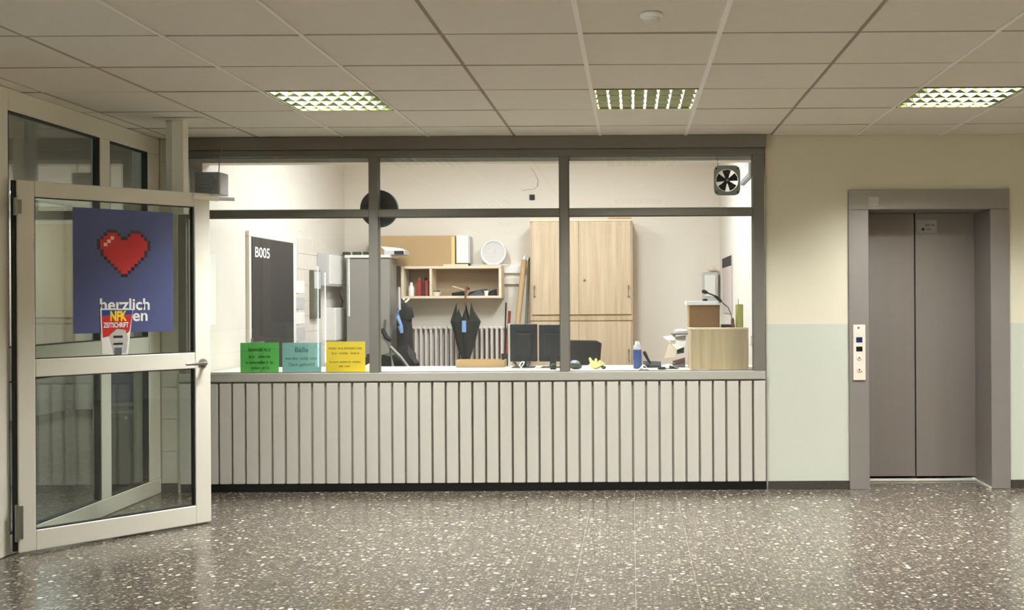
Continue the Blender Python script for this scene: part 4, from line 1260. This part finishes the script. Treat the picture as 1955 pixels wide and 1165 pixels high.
O('lid', bbox(q0 - 0.018, q1 + 0.008, 7.935, 8.115, lzt - 0.0315, lzt, 0.006, 2), 'paper', bb_)
x = P(1346, 570, 8.02).x
top('tape_dispenser', bbox(x - 0.018, x + 0.018, 8.0, 8.06, lzt + 0.0005, lzt + 0.018, 0.004), 'dark', (x, 8.03, lzt), 'small dark block on the white lid', 'block')
# gooseneck microphone
gm = thing('desk_microphone', (P(1397, 620, 7.9).x, 7.92, bz_), 'black gooseneck microphone with its base on the oak box', 'microphone')
mb0, mb1 = P(1377, 620, 7.92).x, P(1402, 620, 7.92).x
O('base', bbox(mb0, mb1, 7.87, 7.96, bz_, bz_ + 0.022, 0.004), 'dark', gm)
O('gooseneck', tube(B(), [(mb1 - 0.012, 7.92, bz_ + 0.02), P(1396, 601, 7.92), P(1390, 587, 7.92), P(1378, 577, 7.92), P(1374, 574, 7.92)], 0.0045, 8), 'chrome', gm, smooth=True)
O('capsule_sleeve', tube(B(), [P(1377, 576, 7.92), P(1369, 568, 7.92), P(1362, 564, 7.92), P(1350, 559, 7.92)], [0.011, 0.014, 0.006, 0.006], 10), 'dark', gm, smooth=True)
O('capsule', tube(B(), [P(1351, 559.5, 7.92), P(1347, 558, 7.92), P(1343, 556.5, 7.92), P(1340, 556, 7.92)], [0.009, 0.015, 0.015, 0.008], 12), 'black', gm, smooth=True)
# striped vase
gx0, gx1 = P(1404, 600, 7.9).x, P(1419, 600, 7.9).x
gz1 = P(1411, 581, 7.9).z
r = (gx1 - gx0) / 2
vz = thing('striped_vase', ((gx0 + gx1) / 2, 7.9, bz_), 'olive and yellow striped upright jar at the right end of the oak box', 'jar')
O('jar_body', lathe(B(), [(r * 0.9, 0.0), (r, 0.01), (r * 0.98, (gz1 - bz_) * 0.5), (r, gz1 - bz_ - 0.006), (r * 0.85, gz1 - bz_)], ((gx0 + gx1) / 2, 7.9, bz_), 20), 'stripe', vz, smooth=True)
O('straw', tube(B(), [((gx0 + gx1) / 2 - 0.008, 7.9, gz1 - 0.004), ((gx0 + gx1) / 2 - 0.008, 7.9, gz1 + 0.04)], 0.002, 6), 'dark', vz)
q = P(1399, 605, 7.86)
top('figurine', blob(B(), (q.x - 0.002, 7.845, bz_ + 0.037), (0.014, 0.014, 0.036), 55, 0.25), 'brown', (q.x, 7.845, bz_), 'small brown figure leaning by the striped jar', 'figurine', smooth=True)
# stack of hats and papers
hy = 8.2
def hp(px, py, y=hy): return P(px, py, y)
sx_ = on_top(1292, hy)
h1 = thing('paper_stack', (sx_, hy, WT), 'untidy stack of folders and papers left of the oak box', 'stack')
O('folder', hull(B(), [(on_top(1280, hy), 8.1, WT + 0.0005), (on_top(1307, hy), 8.1, WT + 0.0005), (on_top(1278, hy), 8.3, WT + 0.0005), (on_top(1307, hy), 8.3, WT + 0.0005), (on_top(1284, hy), 8.12, WT + 0.03), (on_top(1307, hy), 8.12, WT + 0.035), (on_top(1307, hy), 8.28, WT + 0.035)]), 'dark', h1)
O('folder', hull(B(), [(on_top(1283, hy), 8.12, WT + 0.0355), (on_top(1307, hy), 8.12, WT + 0.0355), (on_top(1290, hy), 8.28, WT + 0.036), (on_top(1307, hy), 8.28, WT + 0.036), (on_top(1284, hy), 8.14, WT + 0.05), (on_top(1307, hy), 8.14, WT + 0.075)]), 'darkred', h1)
O('bag', hull(B(), [hp(1292, 676, 8.18), hp(1306, 674, 8.18), hp(1293, 656, 8.2), hp(1306, 652, 8.2), hp(1294, 676, 8.28), hp(1306, 674, 8.28), hp(1296, 654, 8.28), hp(1306, 652, 8.28)]), 'black', h1)
O('pink_wrap', hull(B(), [hp(1268, 684, 8.16), hp(1290, 682, 8.16), hp(1276, 660, 8.19), hp(1290, 650, 8.2), hp(1283, 648, 8.2), hp(1272, 684, 8.26), hp(1290, 682, 8.26), hp(1288, 652, 8.26)]), 'straw', h1)
bm = sheet(B(), [hp(1270, 646, 8.22), hp(1310, 640, 8.22), hp(1308, 662, 8.15), hp(1292, 668, 8.15)], 0.002)
O('loose_sheet', bm, 'paper', h1)
O('loose_sheet', sheet(B(), [hp(1266, 643, 8.20), hp(1290, 639, 8.20), hp(1288, 650, 8.145), hp(1272, 648, 8.145)], 0.002), 'paper', h1)
ht = thing('hat', (on_top(1300, hy), hy, P(1300, 640, hy).z), 'pale hat with a dark band on top of the paper stack', 'hat')
hc = P(1301, 639, 8.2)
O('brim', lathe(B(), [(0.03, 0), (0.085, 0.002), (0.082, 0.008), (0.03, 0.008)], (hc.x, 8.22, hc.z), 24), 'charcoal', ht, smooth=True)
O('crown', lathe(B(), [(0.06, 0.0085), (0.056, 0.03), (0.04, 0.042), (0.01, 0.044)], (hc.x, 8.22, hc.z), 24), 'greyboxl', ht, smooth=True)
x = on_top(1285, 7.95)
top('stapler', hull(B(), [(x - 0.03, 7.93, WT + 0.0005), (x + 0.045, 7.93, WT + 0.0005), (x - 0.03, 7.965, WT + 0.0005), (x + 0.045, 7.965, WT + 0.0005), (x - 0.028, 7.935, WT + 0.024), (x + 0.04, 7.935, WT + 0.03), (x - 0.028, 7.96, WT + 0.024), (x + 0.04, 7.96, WT + 0.03)]), 'oliveg', (x, 7.95, WT), 'olive stapler lying left of the oak box', 'stapler')
x = on_top(1262, 8.02)
top('tape_roll', lathe(B(), [(0.02, 0.0005), (0.03, 0.0005), (0.03, 0.02), (0.02, 0.02)], (x, 7.98 - 0.1, WT), 20), 'charcoal', (x, 7.88, WT), 'small dark tape roll in front of the phone', 'tape')

# right side of the office
a, b = P(1342, 575, 11.5), P(1371, 520, 11.5)
wb_ = thing('wall_phone_box', ((a.x + b.x) / 2, 11.55, a.z), 'pale grey wall unit in the right corner of the back wall', 'wall unit')
O('unit_case', bbox(a.x, b.x, 11.50, OYB - 0.0005, a.z, b.z, 0.006, 2), 'greyboxl', wb_)
O('unit_cover', bbox(a.x + 0.02, b.x - 0.03, 11.492, 11.4995, a.z + 0.05, b.z - 0.03, 0.003), 'whiteplain', wb_)
O('unit_buttons', bbox(b.x - 0.026, b.x - 0.008, 11.493, 11.4995, a.z + 0.08, a.z + 0.2, 0.001), 'paper2', wb_)
a, b = P(1351, 520, 11.52), P(1368, 509, 11.52)
top('folded_cloth', blob(B(), ((a.x + b.x) / 2, 11.55, b.z - 0.027), (0.05, 0.035, 0.03), 71, 0.2), 'straw', (a.x, 11.55, a.z), 'small beige bundle on top of the grey wall unit', 'bundle', smooth=True)
a, b = P(1366, 580, 11.3), P(1379, 546, 11.3)
top('paper_notice', bbox(a.x, b.x, OYB - 0.004, OYB - 0.0008, a.z, b.z, 0.0005), 'paper', (a.x, OYB, a.z), 'white paper pinned right of the grey wall unit', 'notice')
RX = 0.985
def on_right(px0, py0, px1, py1):
    a, b = PX(px0, py0, RX), PX(px1, py1, RX)
    return min(a.y, b.y), max(a.y, b.y), min(a.z, b.z), max(a.z, b.z)
ya, yb, z0, z1 = on_right(1381, 492, 1399, 590)
z0, z1 = P(1390, 598, (ya + yb) / 2).z, P(1390, 491, (ya + yb) / 2).z
cal = thing('wall_calendar', (RX, (ya + yb) / 2, z0), 'tall printed calendar on the right office wall', 'calendar')
O('sheet', bbox(RX - 0.012, RX - 0.0008, ya, yb, z0, z1, 0.001), 'calendar', cal)
O('header', bbox(RX - 0.0135, RX - 0.0122, ya, yb, z1 - 0.1, z1, 0.0005), 'charcoal', cal)
ya, yb, z0, z1 = on_right(1419, 340, 1436, 300)
zz0, zz1 = P(1428, 346, (ya + yb) / 2).z, P(1428, 285, (ya + yb) / 2).z
pf = thing('picture_frame', (RX, (ya + yb) / 2, zz0), 'framed pale picture high on the right office wall', 'picture')
O('frame', bbox(RX - 0.025, RX - 0.0008, ya, yb, zz0, zz1, 0.004), 'greybox', pf)
O('picture', bbox(RX - 0.0275, RX - 0.0255, ya + 0.03, yb - 0.03, zz0 + 0.03, zz1 - 0.03, 0.0005), 'paper2', pf)
a = PX(1430, 660, RX)
top('light_switch', bbox(RX - 0.012, RX - 0.0008, 8.55, 8.63, 1.02, 1.10, 0.004), 'whiteplain', (RX, 8.59, 1.02), 'white switch on the right office wall behind the oak box', 'switch')

# the three cards on the counter
def card(px0, py0, px1, py1, m, ink, label, lines, y=7.735):
    a, b = P(px0, py1, y), P(px1, py0, y)
    cx = (a.x + b.x) / 2
    w, h = (b.x - a.x), b.z - WT - 0.001
    t = thing('counter_sign', (cx, y, WT), label, 'sign', 'coloured cards on the counter')
    O('card', bbox(cx - w / 2, cx + w / 2, y, y + 0.003, WT + 0.0005, WT + h, 0.0006), m, t)
    O('stand_foot', bbox(cx - w * 0.4, cx + w * 0.4, y + 0.0035, y + 0.05, WT + 0.0005, WT + 0.004, 0.0005), 'whiteplain', t)
    for i, (kind, s, fx, fz, fw, fh) in enumerate(lines):
        X, Z = cx + fx * w, WT + fz * h
        if kind == 't':
            bm = text_bm(s, X, Z, y - 0.0004, height=fh * h, width=fw * w, bold=0.008)
        else:
            bm = greek(B(), X - fw * w / 2, X + fw * w / 2, Z, fh * h, y - 0.0012, 90 + i, s)
        O('print_line', bm, ink, t)
card(459, 654, 532, 706, 'green', 'greenink', 'green laminated card on the reception counter', [('g', (10,), 0.0, 0.76, 0.58, 0.16), ('g', (4, 7), 0.0, 0.53, 0.56, 0.12), ('g', (13, 2), 0.0, 0.34, 0.72, 0.13), ('g', (5, 4), 0.02, 0.16, 0.46, 0.11)])
card(539, 654, 613, 706, 'teal', 'tealink', 'pale teal laminated card on the reception counter', [('t', 'Bälle', 0.0, 0.76, 0.34, 0.16), ('t', 'werden nicht vom', -0.02, 0.48, 0.82, 0.10), ('t', 'Dach geholt!!!', 0.0, 0.26, 0.66, 0.13)])
card(622, 652, 697, 706, 'yellow', 'yellowink', 'yellow laminated card on the reception counter', [('g', (5, 16), 0.0, 0.78, 0.84, 0.10), ('g', (3, 6, 5), 0.0, 0.62, 0.70, 0.10), ('g', (6, 8, 6), 0.0, 0.34, 0.80, 0.07), ('g', (3, 4), -0.02, 0.20, 0.30, 0.07)])
x0, x1 = P(698, 690, 7.85).x, P(716, 690, 7.85).x
top('desk_telephone', hull(B(), [(x0, 7.80, WT + 0.0005), (x1, 7.80, WT + 0.0005), (x0, 7.92, WT + 0.0005), (x1, 7.92, WT + 0.0005), (x0 + 0.005, 7.81, WT + 0.045), (x1, 7.81, WT + 0.05), (x0 + 0.01, 7.91, WT + 0.055), (x1, 7.91, WT + 0.055)]), 'whiteplain', ((x0 + x1) / 2, 7.86, WT), 'white device half hidden by the left mullion', 'device')
top('black_bottle', lathe(B(), [(0.018, 0.0005), (0.022, 0.01), (0.022, 0.09), (0.012, 0.11), (0.012, 0.125)], (P(703, 680, 7.98).x, 7.98, WT), 16), 'black', (P(703, 680, 7.98).x, 7.98, WT), 'small black bottle behind the yellow card', 'bottle', smooth=True)

# ================================================================== GLASS PARTITION
gpz = 2.598
pt_ = thing('glass_partition', (XL, 6.6, 0), 'white framed glass partition at the left of the hall', 'partition')
px0_, px1_ = XL - 0.06, XL
Yp = [5.50, 5.775, 6.775, 6.905, 7.445, 7.622]
O('post', bbox(px0_ - 0.01, px1_ + 0.0, Yp[0], Yp[1], 0.001, gpz, 0.004), 'white', pt_)
O('mullion', bbox(px0_, px1_, Yp[2], Yp[3], 0.112, 2.475, 0.004), 'white', pt_)
O('end_post', bbox(px0_, px1_, Yp[4], Yp[5], 0.112, 2.475, 0.004), 'white', pt_)
O('top_rail', bbox(px0_, px1_, Yp[1] + 0.001, Yp[5], 2.476, gpz, 0.004), 'white', pt_)
O('bottom_rail', bbox(px0_, px1_ + 0.004, Yp[1] + 0.001, Yp[5], 0.001, 0.111, 0.004), 'white', pt_)
for (a, b) in ((Yp[1], Yp[2]), (Yp[3], Yp[4])):
    O('transom', bbox(px0_, px1_, a + 0.001, b - 0.001, 0.965, 1.15, 0.004), 'white', pt_)
    for (z0, z1) in ((0.112, 0.964), (1.151, 2.475)):
        O('pane', box(B(), XL - 0.034, XL - 0.027, a + 0.008, b - 0.008, z0 + 0.007, z1 - 0.007), 'pglass', pt_)
        g = B()
        for (p0, p1, q0, q1) in ((a + 0.0015, b - 0.0015, z0 + 0.0005, z0 + 0.007), (a + 0.0015, b - 0.0015, z1 - 0.0075, z1 - 0.0005), (a + 0.0015, a + 0.008, z0 + 0.0075, z1 - 0.008), (b - 0.014, b - 0.0015, z0 + 0.0075, z1 - 0.008)):
            box(g, XL - 0.042, XL - 0.003, p0, p1, q0, q1)
        O('gasket', g, 'gasket', pt_)
# header over the doorway nearer the viewer, far post of the doorway
O('doorway_head', bbox(px0_, px1_, 4.42, Yp[0] - 0.001, 2.10, gpz, 0.004), 'white', pt_)
O('doorway_post', bbox(px0_, px1_, 4.30, 4.419, 0.001, gpz, 0.004), 'white', pt_)

# ceiling-hung stay bracket behind the door
a, b = P(327.5, 300, 6.80), P(350, 300, 6.80)
bkz = 1.98
hb = thing('ceiling_bracket', ((a.x + b.x) / 2, 6.8, bkz), 'white square drop post hanging from the ceiling behind the open door', 'bracket')
O('drop_post', bbox(a.x, b.x, 6.80, 6.88, bkz, CEIL - 0.006, 0.003), 'white', hb)
O('side_channel', bbox(P(316.5, 300, 6.83).x, a.x - 0.0005, 6.83, 6.87, bkz, CEIL - 0.006, 0.002), 'pier', hb)
O('ceiling_plate', bbox(P(300, 230, 6.8).x, P(396, 230, 6.8).x, 6.74, 6.94, CEIL - 0.0055, CEIL - 0.0025, 0.0008), 'tile', hb)
O('door_catch', bbox((a.x + b.x) / 2 - 0.02, (a.x + b.x) / 2 + 0.02, 6.76, 6.799, bkz + 0.06, bkz + 0.1, 0.004), 'dark', hb)

# ================================================================== OPEN GLAZED DOOR
hx, hy_ = -3.425, 5.78
fe = (-2.685, 6.59)
ang = math.atan2(fe[1] - hy_, fe[0] - hx)
DW = math.hypot(fe[0] - hx, fe[1] - hy_)
DZ0, DZ1 = 0.012, 2.085
ux, uy = math.cos(ang), math.sin(ang)
def D(px, py):                          # pixel -> (distance along the leaf, height)
    a, b = ray(px, py)
    s = (a * hy_ - hx) / (ux - a * uy)
    k = hy_ + s * uy
    return s, CAMZ + b * k
dr = thing('glazed_door', (hx, hy_, 0), 'open white framed glass door with a blue heart poster', 'door', rz=ang, local=True)
T = 0.028                               # half thickness
sl, sr, rt, rb = 0.088, 0.098, 0.088, 0.115
zm0, zm1 = 0.985, 1.085
O('hinge_stile', bbox(0, sl, -T, T, DZ0, DZ1, 0.004), 'white', dr)
O('lock_stile', bbox(DW - sr, DW, -T, T, DZ0, DZ1, 0.004), 'white', dr)
O('top_rail', bbox(sl + 0.0005, DW - sr - 0.0005, -T, T, DZ1 - rt, DZ1, 0.004), 'white', dr)
O('bottom_rail', bbox(sl + 0.0005, DW - sr - 0.0005, -T, T, DZ0, DZ0 + rb, 0.004), 'white', dr)
O('middle_rail', bbox(sl + 0.0005, DW - sr - 0.0005, -T, T, zm0, zm1, 0.004), 'white', dr)
for (z0, z1) in ((DZ0 + rb, zm0), (zm1, DZ1 - rt)):
    O('pane', box(B(), sl + 0.006, DW - sr - 0.006, -0.004, 0.004, z0 + 0.006, z1 - 0.006), 'dglass', dr)
    g = B()
    for (p0, p1, q0, q1) in ((sl, DW - sr, z0, z0 + 0.0055), (sl, DW - sr, z1 - 0.0055, z1), (sl, sl + 0.0055, z0 + 0.006, z1 - 0.006), (DW - sr - 0.0095, DW - sr, z0 + 0.006, z1 - 0.006)):
        box(g, p0 + 0.0008, p1 - 0.0008, -0.02, 0.02, q0 + 0.0005, q1 - 0.0005)
    O('gasket', g, 'gasket', dr)
O('hinge_gap_shade', box(B(), -0.02, -0.0008, -0.012, 0.012, DZ0 + 0.01, DZ1 - 0.002), 'gasket', dr)  # black strip filling the hinge-side gap, its shade given as colour
# handle
hs, hz = D(383, 693)
hd_ = O('door_handle', tube(B(), [(hs, -T - 0.008, hz), (hs, -T - 0.05, hz), (hs - 0.02, -T - 0.058, hz), (hs - 0.13, -T - 0.056, hz)], [0.010, 0.010, 0.011, 0.009], 10), 'chrome', dr, smooth=True)
O('rosette', lathe(B(), [(0.028, 0), (0.028, -0.006), (0.022, -0.009)], (hs, -T - 0.0003, hz), 24, 'Y'), 'frame', hd_, smooth=True)
hd2 = O('door_handle', tube(B(), [(hs, T + 0.008, hz), (hs, T + 0.05, hz), (hs - 0.02, T + 0.058, hz), (hs - 0.13, T + 0.056, hz)], [0.010, 0.010, 0.011, 0.009], 10), 'chrome', dr, smooth=True)
# hinges
for py0, py1 in ((378, 412), (962, 1032)):
    z1 = CAMZ - (py0 - CY - 6.4) * hy_ / F; z0 = CAMZ - (py1 - CY - 6.4) * hy_ / F
    z0 = max(z0, 0.03)
    hg = O('hinge', tube(B(), [(-0.012, -T - 0.008, z0), (-0.012, -T - 0.008, z1)], 0.011, 12), 'chrome', dr, smooth=True)
    O('hinge_plate', bbox(-0.001, 0.022, -T - 0.004, -T - 0.0003, z0 + 0.01, z1 - 0.01, 0.001), 'chrome', hg)
# door closer slide at the free top edge
c0, cz = D(370, 376)
O('closer_rail', bbox(DW - 0.115, DW + 0.05, -T - 0.03, -T - 0.0005, DZ1 - 0.045, DZ1 - 0.015, 0.004), 'white', dr)
O('closer_arm', tube(B(), [(DW + 0.045, -T - 0.015, DZ1 - 0.03), (DW + 0.15, -T - 0.02, DZ1 - 0.026)], 0.012, 10), 'greyboxl', dr, smooth=True)

# poster and flyer fixed to the glass (things of their own)
s0, zt0_ = D(138, 397); s1, zt1_ = D(329, 405)
_, zb0_ = D(138, 636); _, zb1_ = D(329, 634)
pz0, pz1 = (zb0_ + zb1_) / 2, (zt0_ + zt1_) / 2

po = thing('welcome_poster', (hx, hy_, 0), 'dark blue poster with a red pixel heart and white lettering', 'poster', rz=ang, local=True)
yF = -0.0055
O('poster_sheet', bbox(s0, s1, yF, yF + 0.001, pz0, pz1, 0.0003), 'blue', po)
heart = ["...###....###...", "..#ooo#..#ooo#..", ".#ooooo##ooooo#.", "#oooooooooooooo#", "#oooooooooooooo#", "#oooooooooooooo#", ".#oooooooooooo#.", ".#oooooooooooo#.", "..#oooooooooo#..", "...#oooooooo#...", "....#oooooo#....", ".....#oooo#.....", "......#oo#......", ".......##......."]
hi = {(2, 4), (3, 3), (4, 2)}
ha, hzt = D(184, 437); hb_, hzb = D(287, 530)
cw, chh = (hb_ - ha) / 16, (hzt - hzb) / 14
parts = {'#': B(), 'o': B(), 'h': B()}
for r, line in enumerate(heart):
    for c, k in enumerate(line):
        if k == '.':
            continue
        kk = 'h' if (r, c) in hi else k
        box(parts[kk], ha + c * cw, ha + (c + 1) * cw, yF - 0.0006, yF - 0.0001, hzt - (r + 1) * chh, hzt - r * chh)
O('heart_outline', parts['#'], 'heartdark', po)
O('heart_fill', parts['o'], 'red', po)
O('heart_shine', parts['h'], 'pink', po)
a0, az = D(190, 570); a1, bz2 = D(285, 592)
O('lettering', text_bm('herzlich', (a0 + a1) / 2, (az + bz2) / 2, yF - 0.0004, height=az - bz2, width=a1 - a0, bold=0.02), 'ink_white', po)
a0, az = D(252.5, 598); a1, bz2 = D(281, 613)
O('lettering', text_bm('en', (a0 + a1) / 2, (az + bz2) / 2, yF - 0.0004, height=az - bz2, width=a1 - a0, bold=0.02), 'ink_white', po)
fl = thing('flyer', (hx, hy_, 0), 'red and blue flyer stuck over the lower edge of the blue poster', 'flyer', rz=ang, local=True)
yG = yF - 0.0035
def FQ(pts, dy, m, nm, parent):
    q = [D(*p) for p in pts]
    bm = B()
    prism(bm, [(s, z) for s, z in q], yG - dy, yG - dy + 0.0006)
    return O(nm, bm, m, parent)
sheet_ = FQ([(190, 589), (253, 590), (248, 632), (243, 679), (194, 675)], 0, 'paper', 'flyer_sheet', fl)
FQ([(193, 592), (252, 592), (251, 601), (193, 604)], 0.0007, 'flyblue', 'blue_band', fl)
FQ([(193, 604.2), (251, 601.2), (246, 632), (238, 640), (207, 642), (195, 645)], 0.0007, 'flyred', 'red_band', fl)
FQ([(208, 640), (222, 628), (238, 630), (243, 645), (240, 674), (215, 674)], 0.0014, 'flygrey', 'drawing', fl)
def fly_text(s, p0, p1, m, nm, bold):
    a, z1 = D(*p0); b, z0 = D(*p1)
    O(nm, text_bm(s, (a + b) / 2, (z0 + z1) / 2, yG - 0.0026, height=z1 - z0, width=b - a, bold=bold), m, fl)
fly_text('NFK', (209, 594), (241, 613), 'flyyellow', 'title', 0.05)
fly_text('ZEITSCHRIFT', (196, 616), (244, 625), 'ink_white', 'subtitle', 0.03)
for (y0, y1) in ((641, 645), (655, 658)):
    a, z1 = D(215, y0); b, z0 = D(233, y1)
    O('print_line', box(B(), a, b, yG - 0.0024, yG - 0.0018, z0, z1), 'black', fl)
a, z1 = D(217, 664); b, z0 = D(231, 677)
O('print_block', box(B(), a, b, yG - 0.0024, yG - 0.0018, z0, z1), 'vending', fl)

# stand with blue panel behind the partition
vx0, vx1 = P(206, 800, 7.98).x, P(256, 800, 7.98).x
vs_ = thing('floor_stand', ((vx0 + vx1) / 2, 8.05, 0), 'slim grey stand with a blue panel behind the glass partition', 'stand')
z_a, z_b = P(236, 790, 7.98).z, P(236, 768, 7.98).z
O('stand_body', bbox(vx0, vx1, 7.98, 8.2, 0.001, z_a, 0.006), 'vending', vs_)
O('shelf_lip', bbox(vx0 - 0.004, vx1 + 0.004, 7.965, 8.2, z_a + 0.0005, z_a + 0.03, 0.004), 'greyboxl', vs_)
O('shelf_lip', bbox(vx0 - 0.004, vx1 + 0.004, 7.965, 8.2, z_b - 0.03, z_b, 0.004), 'greyboxl', vs_)
O('neck', bbox(vx0 + 0.01, vx1 - 0.01, 7.99, 8.19, z_a + 0.031, z_b - 0.031, 0.003), 'dark', vs_)
O('blue_panel', bbox(vx0, vx1, 7.98, 8.2, z_b + 0.0005, 1.0, 0.004), 'vblue', vs_)
O('lock_knob', lathe(B(), [(0.012, 0), (0.010, -0.008)], (P(241, 798, 7.98).x, 7.98, P(241, 798, 7.98).z), 12, 'Y'), 'whiteplain', vs_)

# smoke detector on the ceiling
q = P(1244, 27, 1)
k = (CEIL - CAMZ) / (P(1244, 27, 1).z - CAMZ)
sx2, sy2 = q.x * k, k
sd = thing('smoke_detector', (sx2, sy2, CEIL - 0.03), 'small round white smoke detector on the ceiling', 'smoke detector')
O('detector_base', lathe(B(), [(0.05, -0.002), (0.05, -0.012), (0.046, -0.015)], (sx2, sy2, CEIL), 28), 'grid', sd, smooth=True)
O('detector_head', lathe(B(), [(0.036, -0.0155), (0.034, -0.03), (0.022, -0.037), (0.005, -0.038)], (sx2, sy2, CEIL), 24), 'tile', sd, smooth=True)
